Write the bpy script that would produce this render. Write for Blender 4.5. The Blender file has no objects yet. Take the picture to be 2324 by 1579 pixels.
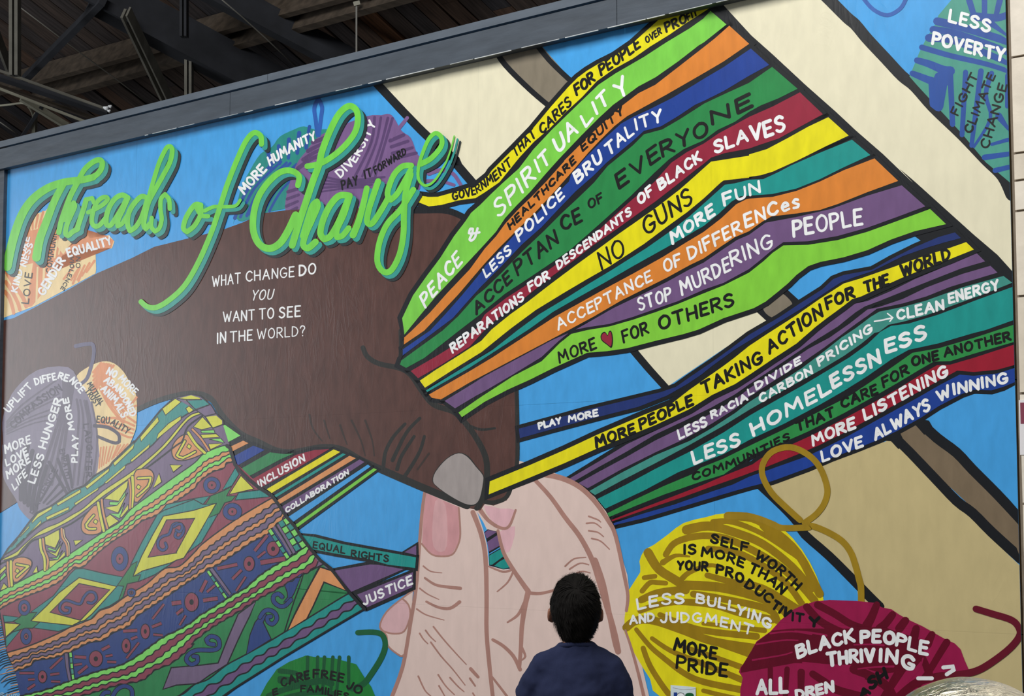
# Painted mural on a market-hall wall, a child looking up at it, dark timber roof above.
import bpy, bmesh, math, random
from mathutils import Vector, Matrix, noise
C = bpy.context.scene.collection
SC = bpy.context.scene
# ------------------------------------------------------------------ camera
FP = 4100.0; CX, CY = 1162.0, 789.5; HOR = 1157.0
PITCH = math.atan((HOR - CY) / FP)
CAMZ = 1.6
cam_d = bpy.data.cameras.new('camera'); cam = bpy.data.objects.new('camera', cam_d); C.objects.link(cam)
cam_d.sensor_width = 36.0; cam_d.sensor_fit = 'HORIZONTAL'; cam_d.lens = 36.0 * FP / 2324.0
cam_d.clip_end = 200
cam.location = (0, 0, CAMZ); cam.rotation_euler = (math.pi / 2 + PITCH, 0, 0)
SC.camera = cam
CAM = Vector((0, 0, CAMZ))
FWD = Vector((0, math.cos(PITCH), math.sin(PITCH))); UPV = Vector((0, -math.sin(PITCH), math.cos(PITCH))); RGT = Vector((1, 0, 0))
def ray(x, y): return FWD * FP + RGT * (x - CX) + UPV * (CY - y)
# wall frame: U along the wall to the right, V up, N towards the viewer
dv = ray(-3330, 1157); U = -Vector((dv.x, dv.y, 0)).normalized(); N = Vector((U.y, -U.x, 0)) 
if N.dot(FWD) > 0: N = -N
def hit(x, y, p0, n):
    r = ray(x, y); return CAM + r * ((p0 - CAM).dot(n) / r.dot(n))
a = hit(-2, HOR, Vector((0, 1, CAMZ)), N); b = hit(2311, HOR, Vector((0, 1, CAMZ)), N)
DIST = 6.10 / (b - a).dot(U)
O = CAM + (a - CAM) * DIST; O.z = 0.0
WALLM = Matrix(((U.x, 0, N.x, O.x), (U.y, 0, N.y, O.y), (U.z, 1, N.z, 0), (0, 0, 0, 1)))
WALLI = WALLM.inverted()
def uvw(x, y, w=0.0):
    p = WALLI @ hit(x, y, O + N * w, N)
    if 0 < w < .012: p.x = min(max(p.x, .0005), 6.0994)
    return p
# ------------------------------------------------------------------ view, world, lights
SC.view_settings.view_transform = 'Standard'; SC.view_settings.look = 'None'
SC.view_settings.gamma = 1.0; SC.view_settings.exposure = 0.0; SC.view_settings.use_curve_mapping = False
wd = bpy.data.worlds.new('daylight'); SC.world = wd; wd.use_nodes = True
wd.node_tree.nodes['Background'].inputs[0].default_value = (0.80, 0.88, 1.0, 1); wd.node_tree.nodes['Background'].inputs[1].default_value = 0.23
def area(name, loc, tgt, sx, sy, power, col=(1, 1, 1)):
    l = bpy.data.lights.new(name, 'AREA'); l.shape = 'RECTANGLE'; l.size = sx; l.size_y = sy; l.energy = power; l.color = col
    o = bpy.data.objects.new(name, l); C.objects.link(o); o.location = loc
    o.rotation_euler = (Vector(tgt) - Vector(loc)).to_track_quat('-Z', 'Y').to_euler(); return o
WC = WALLM @ Vector((3.6, 2.4, 0))
area('roof_skylight', WC + N * 5.5 + Vector((0, 0, 4.6)) + U * 0.6, WC, 6.0, 3.0, 565, (1.0, 0.985, 0.95))
for lx, ly, lz in ((1.1, 2.9, 5.4), (2.7, 4.4, 5.6), (0.0, 4.0, 5.6)):  # unseen overhead lamps, added to put bright glints on the steel dome
    area('added_glint_lamp', (lx, ly, lz), (lx, ly, 0), .7, .7, 16, (1, .95, .84))
WL = WALLM @ Vector((0.3, 1.9, 0))
area('open_hall_side', WL + Vector((-0.98, 0.19, 0)) * 7 + Vector((0, 0, 0.7)), WL + Vector((0, 0, .3)), 3.0, 3.4, 170, (0.93, 0.97, 1.0))
# ------------------------------------------------------------------ materials
def lin(c): c /= 255.0; return c / 12.92 if c <= .04045 else ((c + .055) / 1.055) ** 2.4
def rgb(c): return (lin(c[0]), lin(c[1]), lin(c[2]), 1)
PAL = dict(sky=(68,158,224), black=(24,26,30), cream=(226,220,192), sand=(196,180,132), taupe=(128,119,103), taupe2=(122,106,85),
 yellow=(228,218,14), lime=(120,202,72), lime2=(128,202,60), orange=(214,128,48), blue=(28,62,146), navy=(32,50,112), green=(38,132,70), green2=(44,140,70),
 red=(146,34,58), red2=(152,24,46), teal=(24,144,138), teal2=(62,142,132), purple=(110,82,126), brown=(84,55,49), dline=(44,44,42), dline2=(58,46,42),
 skin=(222,198,190), skinl=(172,128,117), nail=(204,148,152), nail2=(212,172,176), rose=(222,176,184), grey=(160,151,149), white=(236,238,240), ink=(20,20,20),
 tlime=(114,208,74), tteal=(52,152,142), tdark=(40,50,52), oc=(236,208,150), oo=(222,142,92), bt=(38,136,128), bb=(38,78,156), pp=(120,90,138), pd=(88,64,108),
 lp=(128,118,140), ld=(98,88,106), ldark=(76,68,84), tt=(72,150,134), yb=(228,216,24), yo=(152,122,16), rb=(152,24,74), rd=(98,6,34), gb=(28,124,52), gd=(16,84,46),
 cteal=(44,140,134), cyel=(212,212,66), corg=(216,146,92), cpur=(116,98,128), cgrn=(130,220,104), cmar=(140,66,84), cblue=(42,66,128), cg=(44,130,78),
 fig=(120,116,100), chalk=(205,215,205), strand=(92,86,116), olive=(156,126,28), gstr=(18,92,52), rstr=(104,20,40), sblue=(44,92,172), sig=(150,190,215), nailhi=(210,163,166), curl=(46,68,130))
MATS = {}
grp = bpy.data.node_groups.new('pasted_paper_relief', 'ShaderNodeTree')
grp.interface.new_socket('Normal', in_out='OUTPUT', socket_type='NodeSocketVector')
grp.interface.new_socket('Var', in_out='OUTPUT', socket_type='NodeSocketFloat')
grp.interface.new_socket('Seam', in_out='OUTPUT', socket_type='NodeSocketFloat')
JV1 = uvw(600, 950).y; JV2 = uvw(1900, 1419).y
def build_group():
    n = grp.nodes; L = grp.links
    out = n.new('NodeGroupOutput'); tc = n.new('ShaderNodeTexCoord'); sp = n.new('ShaderNodeSeparateXYZ'); L.new(tc.outputs['Object'], sp.inputs[0])
    def math_(op, a, b=None):
        m = n.new('ShaderNodeMath'); m.operation = op
        for i, v in enumerate((a, b)):
            if v is None: continue
            if isinstance(v, (int, float)): m.inputs[i].default_value = v
            else: L.new(v, m.inputs[i])
        return m.outputs[0]
    # wrinkles
    mp = n.new('ShaderNodeMapping'); mp.inputs['Scale'].default_value = (5.5, 1.6, 3); L.new(tc.outputs['Object'], mp.inputs[0])
    n1 = n.new('ShaderNodeTexNoise'); n1.inputs['Scale'].default_value = 2.2; n1.inputs['Detail'].default_value = 7; n1.inputs['Distortion'].default_value = 1.6; L.new(mp.outputs[0], n1.inputs[0])
    rdg = math_('ABSOLUTE', math_('SUBTRACT', n1.outputs[0], .5)); rdg = math_('POWER', math_('SUBTRACT', 1.0, math_('MULTIPLY', rdg, 6.0)), 3.0); rdg = math_('MAXIMUM', rdg, 0.0)
    n2 = n.new('ShaderNodeTexNoise'); n2.inputs['Scale'].default_value = 38; n2.inputs['Detail'].default_value = 4; L.new(tc.outputs['Object'], n2.inputs[0])
    n4 = n.new('ShaderNodeTexNoise'); n4.inputs['Scale'].default_value = 1.3; L.new(tc.outputs['Object'], n4.inputs[0])
    msk = math_('POWER', n4.outputs[0], 3.0)
    # sheet seams: verticals every 1.22 m, two horizontals
    fr = math_('ABSOLUTE', math_('SUBTRACT', math_('FRACT', math_('ADD', math_('DIVIDE', sp.outputs[0], 1.22), .5)), .5)); sv = math_('MULTIPLY', fr, 1.22)
    h1 = math_('ABSOLUTE', math_('SUBTRACT', sp.outputs[1], JV1)); h2 = math_('ABSOLUTE', math_('SUBTRACT', sp.outputs[1], JV2))
    d = math_('MINIMUM', math_('MINIMUM', sv, h1), h2)
    seam = math_('MAXIMUM', math_('SUBTRACT', 1.0, math_('DIVIDE', d, .0022)), 0.0)
    hgt = math_('ADD', math_('ADD', math_('MULTIPLY', math_('MULTIPLY', rdg, msk), 1.6), math_('MULTIPLY', n2.outputs[0], .10)), math_('MULTIPLY', seam, -.22))
    bp = n.new('ShaderNodeBump'); bp.inputs['Strength'].default_value = .15; bp.inputs['Distance'].default_value = .004; L.new(hgt, bp.inputs['Height'])
    mp3 = n.new('ShaderNodeMapping'); mp3.inputs['Scale'].default_value = (6, 2.2, 3); L.new(tc.outputs['Object'], mp3.inputs[0])
    n3 = n.new('ShaderNodeTexNoise'); n3.inputs['Scale'].default_value = 4; n3.inputs['Detail'].default_value = 8; L.new(mp3.outputs[0], n3.inputs[0])
    L.new(bp.outputs[0], out.inputs[0]); L.new(n3.outputs[0], out.inputs[1]); L.new(seam, out.inputs[2])
build_group()
def paint(key):
    if key in MATS: return MATS[key]
    c = rgb(PAL[key]); m = bpy.data.materials.new('paint_' + key); m.use_nodes = True; n = m.node_tree.nodes; L = m.node_tree.links
    p = n['Principled BSDF']; g = n.new('ShaderNodeGroup'); g.node_tree = grp
    mr = n.new('ShaderNodeMapRange'); mr.inputs[1].default_value = .3; mr.inputs[2].default_value = .7
    lo, hi = dict(brown=(.82, 1.2), cream=(.95, 1.04), sand=(.95, 1.04), skin=(.96, 1.03), sky=(.92, 1.07)).get(key, (.90, 1.08))
    mr.inputs[3].default_value = lo; mr.inputs[4].default_value = hi; L.new(g.outputs[1], mr.inputs[0])
    sm = n.new('ShaderNodeMath'); sm.operation = 'MULTIPLY_ADD'; sm.inputs[1].default_value = -.09; L.new(g.outputs[2], sm.inputs[0]); L.new(mr.outputs[0], sm.inputs[2])
    vm = n.new('ShaderNodeVectorMath'); vm.operation = 'SCALE'; vm.inputs[0].default_value = c[:3]; L.new(sm.outputs[0], vm.inputs['Scale'])
    L.new(vm.outputs[0], p.inputs['Base Color']); L.new(g.outputs[0], p.inputs['Normal'])
    p.inputs['Roughness'].default_value = .34; p.inputs['Specular IOR Level'].default_value = .34
    MATS[key] = m; return m
def pmat(name, c, rough=.7, metal=0, spec=.4, nscale=0, namt=.15, bump=0, stretch=(1, 1, 1), bdist=.01):
    if name in MATS: return MATS[name]
    m = bpy.data.materials.new(name); m.use_nodes = True; n = m.node_tree.nodes; L = m.node_tree.links; p = n['Principled BSDF']
    p.inputs['Base Color'].default_value = rgb(c); p.inputs['Roughness'].default_value = rough; p.inputs['Metallic'].default_value = metal; p.inputs['Specular IOR Level'].default_value = spec
    if nscale:
        tc = n.new('ShaderNodeTexCoord'); mp = n.new('ShaderNodeMapping'); mp.inputs['Scale'].default_value = stretch; L.new(tc.outputs['Object'], mp.inputs[0])
        nz = n.new('ShaderNodeTexNoise'); nz.inputs['Scale'].default_value = nscale; nz.inputs['Detail'].default_value = 6; L.new(mp.outputs[0], nz.inputs[0])
        mr = n.new('ShaderNodeMapRange'); mr.inputs[1].default_value = .3; mr.inputs[2].default_value = .7; mr.inputs[3].default_value = 1 - namt; mr.inputs[4].default_value = 1 + namt; L.new(nz.outputs[0], mr.inputs[0])
        vm = n.new('ShaderNodeVectorMath'); vm.operation = 'SCALE'; vm.inputs[0].default_value = rgb(c)[:3]; L.new(mr.outputs[0], vm.inputs['Scale']); L.new(vm.outputs[0], p.inputs['Base Color'])
        if bump:
            b_ = n.new('ShaderNodeBump'); b_.inputs['Strength'].default_value = bump; b_.inputs['Distance'].default_value = bdist; L.new(nz.outputs[0], b_.inputs['Height']); L.new(b_.outputs[0], p.inputs['Normal'])
    MATS[name] = m; return m
# ------------------------------------------------------------------ helpers
def empty(name, label=None, cat=None, group=None, kind=None, mat=None):
    o = bpy.data.objects.new(name, None); C.objects.link(o)
    if mat is not None: o.matrix_world = mat
    tag(o, label, cat, group, kind); return o
def tag(o, label=None, cat=None, group=None, kind=None):
    if label: o['label'] = label
    if cat: o['category'] = cat
    if group: o['group'] = group
    if kind: o['kind'] = kind
    return o
def mk(name, verts, faces, mats, parent=None, fm=None, smooth=False, mat_w=None):
    me = bpy.data.meshes.new(name); me.from_pydata([tuple(v) for v in verts], [], faces)
    for m in mats: me.materials.append(m)
    if fm: me.polygons.foreach_set('material_index', fm)
    if smooth: me.polygons.foreach_set('use_smooth', [True] * len(me.polygons))
    me.update(); o = bpy.data.objects.new(name, me); C.objects.link(o)
    if parent is not None: o.parent = parent
    if mat_w is not None: o.matrix_world = mat_w
    return o
def boxv(x0, y0, z0, x1, y1, z1):
    v = [(x0, y0, z0), (x1, y0, z0), (x1, y1, z0), (x0, y1, z0), (x0, y0, z1), (x1, y0, z1), (x1, y1, z1), (x0, y1, z1)]
    return v, [(0, 3, 2, 1), (4, 5, 6, 7), (0, 1, 5, 4), (1, 2, 6, 5), (2, 3, 7, 6), (3, 0, 4, 7)]
def beam(p, q, w, h, up=Vector((0, 0, 1))):
    p = Vector(p); q = Vector(q); d = (q - p).normalized(); s = d.cross(up).normalized(); t = s.cross(d)
    v = [p + s * a * w / 2 + t * b * h / 2 for a, b in ((-1, -1), (1, -1), (1, 1), (-1, 1))] + [q + s * a * w / 2 + t * b * h / 2 for a, b in ((-1, -1), (1, -1), (1, 1), (-1, 1))]
    return v, [(0, 3, 2, 1), (4, 5, 6, 7), (0, 1, 5, 4), (1, 2, 6, 5), (2, 3, 7, 6), (3, 0, 4, 7)]
# tiles: where each measured crop of the wall survey sits: x0, y0, scale
TL = dict(Z=(0, 0, 1), A=(0, 0, 3.873), B=(550, 0, 3.873), C=(1100, 0, 3.873), D=(1700, 0, 3.724), E=(0, 300, 3.873), F=(550, 350, 3.873), G=(1100, 350, 3.873), H=(1700, 350, 3.724),
 I=(0, 700, 3.873), J=(550, 750, 3.873), K=(1100, 750, 3.873), L=(1700, 750, 3.724), M=(0, 1000, 5.264), N=(0, 1279, 5.264), O=(400, 880, 5.264), P=(400, 1100, 5.264), Q=(400, 1279, 5.264),
 R=(780, 1050, 2.985), S=(1130, 1260, 4.95), U=(1350, 1050, 4.469), V=(1350, 1229, 4.469), W=(1804, 1000, 4.469), X=(1804, 1229, 4.469), a=(100, 330, 3.897), b=(560, 380, 3.2))
def P(s):
    r = []; t = TL['Z']
    for k in s.split():
        if k in TL: t = TL[k]; continue
        x, y = k.split(','); r.append((t[0] + float(x) / t[2], t[1] + float(y) / t[2]))
    return r
def cat(pts, n=4, closed=False):
    if len(pts) < 3: return pts
    r = []; m = len(pts)
    g = (lambda i: pts[i % m]) if closed else (lambda i: pts[max(0, min(m - 1, i))])
    for i in range(m if closed else m - 1):
        p0, p1, p2, p3 = g(i - 1), g(i), g(i + 1), g(i + 2)
        for k in range(n):
            t = k / n
            r.append(tuple(.5 * ((2 * p1[j]) + (-p0[j] + p2[j]) * t + (2 * p0[j] - 5 * p1[j] + 4 * p2[j] - p3[j]) * t * t + (-p0[j] + 3 * p1[j] - 3 * p2[j] + p3[j]) * t ** 3) for j in (0, 1)))
    if not closed: r.append(pts[-1])
    return r
def clean(pts, e=.15):
    r = [pts[0]]
    for p in pts[1:]:
        if math.hypot(p[0] - r[-1][0], p[1] - r[-1][1]) > e: r.append(p)
    return r
class Art:
    """one painted motif: flat paint laid on the wall, later strokes over earlier ones"""
    def __init__(s, name, parent, z, label=None):
        s.name = name; s.parent = parent; s.z = z; s.label = label; s.v = []; s.f = []; s.m = []; s.mats = []; s.k = 0; s.st = .0045
    def _mi(s, key):
        m = paint(key)
        if m not in s.mats: s.mats.append(m)
        return s.mats.index(m)
    def _w(s, z=None):
        s.k += 1; return ((s.z if z is None else z) + s.k * s.st) * 2e-3
    def poly(s, pts, key, smooth=0, z=None):
        if isinstance(pts, str): pts = P(pts)
        if smooth: pts = cat(pts, smooth, True)
        pts = clean(pts)
        w = s._w(z); b = len(s.v); s.v += [uvw(x, y, w) for x, y in pts]; s.f.append(tuple(range(b, len(s.v)))); s.m.append(s._mi(key)); return s
    def line(s, pts, key, w0, w1=None, smooth=4, closed=False, z=None, caps=True, same=False):
        if isinstance(pts, str): pts = P(pts)
        if closed and not smooth: pts = list(pts) + [pts[0]]
        if smooth and not closed and caps and len(pts) > 2:
            cutp = [i for i in range(1, len(pts) - 1) if (lambda u_, v_: u_[0] * v_[0] + u_[1] * v_[1] < .12 * math.hypot(*u_) * math.hypot(*v_))((pts[i][0] - pts[i - 1][0], pts[i][1] - pts[i - 1][1]), (pts[i + 1][0] - pts[i][0], pts[i + 1][1] - pts[i][1]))]
            if cutp:
                ww1 = w0 if w1 is None else w1; e_ = [0] + cutp + [len(pts) - 1]; m_ = len(pts) - 1
                for i0, i1 in zip(e_, e_[1:]): s.line(pts[i0:i1 + 1], key, w0 + (ww1 - w0) * i0 / m_, w0 + (ww1 - w0) * i1 / m_, smooth, False, z)
                return s
        if smooth: 
            pts = cat(pts, smooth, closed)
            if closed: pts = pts + [pts[0]]
        pts = clean(pts); n = len(pts)
        if n < 2: return s
        if w1 is None: w1 = w0
        ww = s._w(z); mi = s._mi(key); Lf = []; Rt = []
        for i, p in enumerate(pts):
            a = pts[i - 1] if i else ((pts[-2] if closed else pts[0])); c = pts[i + 1] if i < n - 1 else (pts[1] if closed else pts[-1])
            d1 = (p[0] - a[0], p[1] - a[1]); d2 = (c[0] - p[0], c[1] - p[1]); l1 = math.hypot(*d1) or 1; l2 = math.hypot(*d2) or 1
            if d1 == (0, 0): d1 = d2; l1 = l2
            if d2 == (0, 0): d2 = d1; l2 = l1
            t = (d1[0] / l1 + d2[0] / l2, d1[1] / l1 + d2[1] / l2); lt = math.hypot(*t)
            if lt < .35: t = (d1[0] / l1, d1[1] / l1); lt = 1; ms = 1.0
            else: ms = min(1.5, 2 / lt)
            h = (w0 + (w1 - w0) * i / (n - 1)) / 2 * ms; nx, ny = -t[1] / lt, t[0] / lt
            Lf.append((p[0] + nx * h, p[1] + ny * h)); Rt.append((p[0] - nx * h, p[1] - ny * h))
        b = len(s.v)
        for i in range(n):
            dz = 7e-6 * i / n
            s.v.append(uvw(Lf[i][0], Lf[i][1], ww + dz)); s.v.append(uvw(Rt[i][0], Rt[i][1], ww + dz))
        for i in range(n - 1):
            s.f.append((b + 2 * i, b + 2 * i + 1, b + 2 * i + 3, b + 2 * i + 2)); s.m.append(mi)
        if caps and not closed:
            for e, j in ((0, 1), (n - 1, n - 2)):
                p = pts[e]; q = pts[j]; an = math.atan2(p[1] - q[1], p[0] - q[0]); h = (w0 if e == 0 else w1) / 2
                if h < .8: continue
                K = 5; b = len(s.v)
                for k in range(K + 1):
                    t = an - math.pi / 2 + math.pi * k / K; s.v.append(uvw(p[0] + math.cos(t) * h, p[1] + math.sin(t) * h, ww + (0 if e == 0 else 7e-6)))
                s.f.append(tuple(range(b, b + K + 1))); s.m.append(mi)
        if same: s.k -= 1
        return s
    def ell(s, c, rx, ry, key, rot=0, n=20, z=None):
        c = P(c)[0]
        return s.poly([(c[0] + rx * math.cos(t) * math.cos(rot) - ry * math.sin(t) * math.sin(rot), c[1] + rx * math.cos(t) * math.sin(rot) + ry * math.sin(t) * math.cos(rot)) for t in [2 * math.pi * k / n for k in range(n)]], key, z=z)
    def strands(s, A_, B_, n, w, key, w1=None, jit=.0, seed=1):
        A_ = P(A_); B_ = P(B_); rn = random.Random(seed)
        for i in range(n):
            t = (i + rn.uniform(-jit, jit)) / max(1, n - 1)
            s.line([(a[0] + (b[0] - a[0]) * t, a[1] + (b[1] - a[1]) * t) for a, b in zip(A_, B_)], key, w * rn.uniform(.8, 1.15), (w1 if w1 else w) * rn.uniform(.8, 1.1))
        return s
    def text(s, t, spec, h, key, w, up='m', jit=1.0, it=0.0, sub=True):
        """spec: baseline points; h cap height in tile px (scaled by the tile of the first point)"""
        sc = TL[spec.split()[0]][2]; pts = P(spec); h = h / sc; w = w / sc
        L_ = [0]
        for a, b in zip(pts, pts[1:]): L_.append(L_[-1] + math.hypot(b[0] - a[0], b[1] - a[1]))
        tot = L_[-1]
        def at(d):
            for i in range(len(pts) - 1):
                if d <= L_[i + 1] or i == len(pts) - 2:
                    f = (d - L_[i]) / (L_[i + 1] - L_[i]); a, b = pts[i], pts[i + 1]; l = L_[i + 1] - L_[i]
                    return (a[0] + (b[0] - a[0]) * f, a[1] + (b[1] - a[1]) * f), ((b[0] - a[0]) / l, (b[1] - a[1]) / l)
        GAP = .30; st0 = s.st; s.st = .012; kb = s.k
        units = sum(GL[c][0] for c in t) + GAP * (len(t) - 1); k = tot / units; x = 0.0
        rn = random.Random(hash_(t + spec))
        for ci, c in enumerate(t):
            gw, strokes = GL[c]; (ox, oy), (dx, dy) = at((x + gw / 2) * k)
            ux, uy = dy, -dx
            if up == 'm': ux, uy = ux, uy - 1.0
            elif up == 'v': ux, uy = 0, -1
            l = math.hypot(ux, uy); ux /= l; uy /= l; ux += dx * it; uy += dy * it
            hh = h * rn.uniform(.92 - .04 * jit, .92 + .04 * jit); off = (.035 + rn.uniform(-.03, .03) * jit) * h; kx = k * rn.uniform(.97, 1.03)
            ang = rn.uniform(-.05, .05) * jit; ca, sa = math.cos(ang), math.sin(ang)
            s.k = kb + (ci % 2) * 8
            for si, (sm, sp) in enumerate(strokes):
                q = []
                for gx, gy in sp:
                    px = (gx - gw / 2) * kx * dx + gy * hh * ux; py = (gx - gw / 2) * kx * dy + gy * hh * uy
                    q.append((ox + px * ca - py * sa + ux * off, oy + px * sa + py * ca + uy * off))
                w_ = w * rn.uniform(.9, 1.1)
                if sm: s.line(q, key, w_, w_ * rn.uniform(.85, 1.1), 3)
                else:
                    for a, b in zip(q, q[1:]): s.line([a, b], key, w_, w_, 0)
            x += gw + GAP
        s.st = st0; s.k = kb + 16; return s
    def build(s):
        if not s.f: return None
        o = mk(s.name, s.v, s.f, s.mats, s.parent, s.m)
        if s.label: o['label'] = s.label
        return o
def hash_(t):
    h = 7
    for c in t: h = (h * 31 + ord(c)) % 1000003
    return h
GS = {
'A': '.72;0,0 .36,1 .72,0;.14,.36 .6,.36', 'B': '.6;0,0 0,1;~0,1 .45,.95 .5,.72 .1,.54;~.1,.54 .52,.46 .6,.2 .4,.02 0,0', 'C': '.62;~.62,.82 .4,1 .12,.85 0,.5 .1,.15 .38,0 .62,.15',
'D': '.62;0,0 0,1;~0,1 .4,.9 .62,.5 .4,.08 0,0', 'E': '.5;.5,1 .02,1 0,0 .5,0;0,.52 .42,.52', 'F': '.5;0,0 0,1 .52,1;0,.52 .42,.52', 'G': '.68;~.62,.85 .4,1 .12,.85 0,.5 .12,.12 .4,0 .64,.15 .68,.42;.4,.42 .7,.42',
'H': '.6;0,0 0,1;.6,0 .6,1;0,.5 .6,.5', 'I': '.08;.04,0 .04,1', 'J': '.45;.42,1 .42,.3;~.42,.32 .34,.04 .14,0 0,.2', 'K': '.6;0,0 0,1;.55,1 .04,.48;.12,.55 .6,0', 'L': '.5;0,1 0,0 .5,0',
'M': '.85;0,0 .1,1 .43,.35 .74,1 .85,0', 'N': '.62;0,0 .02,1 .6,0 .62,1', 'O': '.68;~.34,1 .08,.82 0,.45 .12,.1 .36,0 .6,.16 .68,.55 .56,.88 .34,1', 'P': '.55;0,0 0,1;~0,1 .4,.98 .55,.76 .4,.52 0,.46',
'Q': '.7;~.34,1 .08,.82 0,.45 .12,.1 .36,0 .6,.16 .68,.55 .56,.88 .34,1;.4,.3 .72,-.05', 'R': '.6;0,0 0,1;~0,1 .42,.97 .54,.76 .4,.54 0,.46;.2,.48 .6,0', 'S': '.55;~.52,.86 .34,1 .1,.92 .04,.72 .22,.55 .44,.44 .54,.24 .4,.04 .18,0 0,.14',
'T': '.66;.33,0 .33,1;0,1 .66,1', 'U': '.6;~0,1 .02,.35 .12,.06 .32,0 .52,.1 .59,.4 .6,1', 'V': '.65;0,1 .34,0 .65,1', 'W': '.95;0,1 .24,0 .48,.75 .7,0 .95,1', 'X': '.6;0,0 .6,1;0,1 .6,0', 'Y': '.62;0,1 .32,.48 .62,1;.32,.48 .28,0',
'Z': '.6;0,1 .6,1 0,0 .6,0', '?': '.5;~0,.8 .14,1 .4,.96 .48,.74 .28,.5 .24,.28;.24,.02 .25,0', '&': '.7;~.7,0 .3,.5 .14,.8 .3,1 .44,.8 .3,.5 .04,.3 .1,.04 .36,0 .7,.45', ' ': '.3',
'a': '.55;~.5,.55 .3,.66 .06,.5 .02,.2 .2,0 .42,.1 .5,.3;.5,.62 .52,0', 's': '.4;~.38,.58 .2,.66 .04,.5 .2,.34 .38,.2 .3,.02 .02,.04', 'm': '.8;0,0 0,.62;~0,.4 .18,.64 .36,.5 .38,0;~.38,.4 .56,.64 .76,.5 .78,0', 'o': '.5;~.25,.66 .04,.5 .02,.2 .24,0 .46,.16 .48,.46 .25,.66',
'r': '.35;0,0 0,.62;~0,.36 .14,.6 .35,.62', 't': '.4;.2,.95 .2,.1 .38,0;0,.64 .4,.64', 'i': '.08;.04,0 .04,.6;.04,.85 .05,.87', 'c': '.45;~.44,.55 .24,.66 .02,.4 .1,.06 .44,.06', 'e': '.5;~.02,.34 .46,.4 .4,.62 .2,.68 .02,.4 .14,.04 .5,.1', '@': '.9;~.62,.3 .44,.16 .3,.3 .36,.56 .56,.58 .62,.3 .76,.2 .86,.5 .6,.86 .2,.8 0,.4 .2,0 .6,-.08',
}
GL = {}
for c_, g_ in GS.items():
    q = g_.split(';'); GL[c_] = (float(q[0]), [(k[0] == '~', [tuple(float(a) for a in p.split(',')) for p in k.strip('~').split()]) for k in q[1:]])
# ------------------------------------------------------------------ the wall and its frame
TOPV = uvw(600, 240).y
BOTV = .35
wall = empty('wall_front', kind='structure', mat=WALLM)
ply = pmat('plywood', (150, 130, 100), .8, nscale=8, stretch=(1, .2, 1))
vs = [BOTV, JV2, JV1, TOPV + .10]
for i in range(5):
    for j in range(3):
        v, f = boxv(i * 1.22 + .002, vs[j] + .002, -.03, (i + 1) * 1.22 - .002, vs[j + 1] - .002, -.001); mk('panel', v, f, [ply], wall)
v, f = boxv(-.25, 0, -.25, 6.1, TOPV + .16, -.032); mk('backing', v, f, [pmat('dark_stud', (60, 55, 50))], wall)
v, f = boxv(0, 0, -.03, 6.1, BOTV - .003, .02); mk('kick_board', v, f, [pmat('frame_paint', (66, 74, 84), .55, nscale=9, namt=.16, bump=.25, stretch=(.6, 3, 1))], wall)
# frame of grey boards
FR = MATS['frame_paint']
trim = empty('trim_1', kind='structure', mat=WALLM)
fw = .05
t0 = uvw(600, 244, fw).y; t1 = uvw(600, 191, fw).y
jx = [-.12, uvw(522, 240, fw).x, uvw(1400, 60, fw).x, 6.12]
for a_, b_ in zip(jx, jx[1:]):
    v, f = boxv(a_ + .0015, t0, 0.0, b_ - .0015, t1, fw); mk('board', v, f, [FR], trim)
c0 = t1 + .018; c1 = uvw(600, 170, .03).y
for a_, b_ in zip([-.12, 2.3, 4.6], [2.3, 4.6, 6.12]):
    v, f = boxv(a_ + .0015, c0, -.12, b_ - .0015, c1, .03); mk('cap_board', v, f, [pmat('cap_paint', (84, 93, 104), .5, nscale=9, namt=.14, stretch=(.6, 3, 1))], trim)
v, f = boxv(-.12, t1, -.12, 6.12, c0, -.02); mk('gap_shadow_strip', v, f, [pmat('gap_shadow_tone', (30, 30, 34))], trim)  # strip coloured near-black to stand for the shadow between the boards
trs = empty('trim_2', kind='structure', mat=WALLM)
v, f = boxv(-.12, 0, 0, 0.0, t0 - .002, .022); mk('board', v, f, [FR], trs)
v, f = boxv(-.20, 0, -.1, -.124, t0 + .05, .02); mk('board', v, f, [MATS['cap_paint']], trs)
# chipped white caulk along the lower edge of the frame
ck = []; cf = []; rn = random.Random(5); x = .9
while x < 5.9:
    l = rn.uniform(.02, .22)
    if rn.random() < .62:
        v, f = boxv(x, t0 - rn.uniform(.0005, .0025), fw - .004, min(x + l, 5.95), t0 + .0012, fw + .0008); b0 = len(ck); ck += v; cf += [tuple(i + b0 for i in q) for q in f]
    x += l + rn.uniform(0, .06)
mk('caulk_line', ck, cf, [pmat('caulk', (188, 192, 194), .8)], trim)
# painted block pier to the right of the panels
pier = empty('wall_right', kind='structure', mat=WALLM)
cream = [pmat('pier_paint_%d' % i, c, .6, nscale=14, namt=.07, bump=.5, bdist=.006) for i, c in enumerate([(222, 212, 196), (214, 203, 186), (226, 217, 203)])]
bv = [0, .5, .9, 1.25, 1.62, 1.98, 2.3] + [uvw(2308, y).y for y in (480, 411, 349)] + [3.1, 3.45, 3.8, 4.15, 4.5]
for i in range(len(bv) - 1):
    off = .0 if i % 2 else .35
    xs = [6.122, 6.122 + .42 + off, 6.122 + .98 + off, 7.9]
    for k in range(3):
        v, f = boxv(xs[k], bv[i] + .004, -.24, xs[k + 1] - .006, bv[i + 1] - .004, .012); mk('block', v, f, [cream[(i * 2 + k) % 3]], pier)
v, f = boxv(6.108, 0, -.23, 7.88, 4.48, .002); mk('mortar', v, f, [pmat('mortar', (120, 108, 94), .9, nscale=20)], pier)
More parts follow.
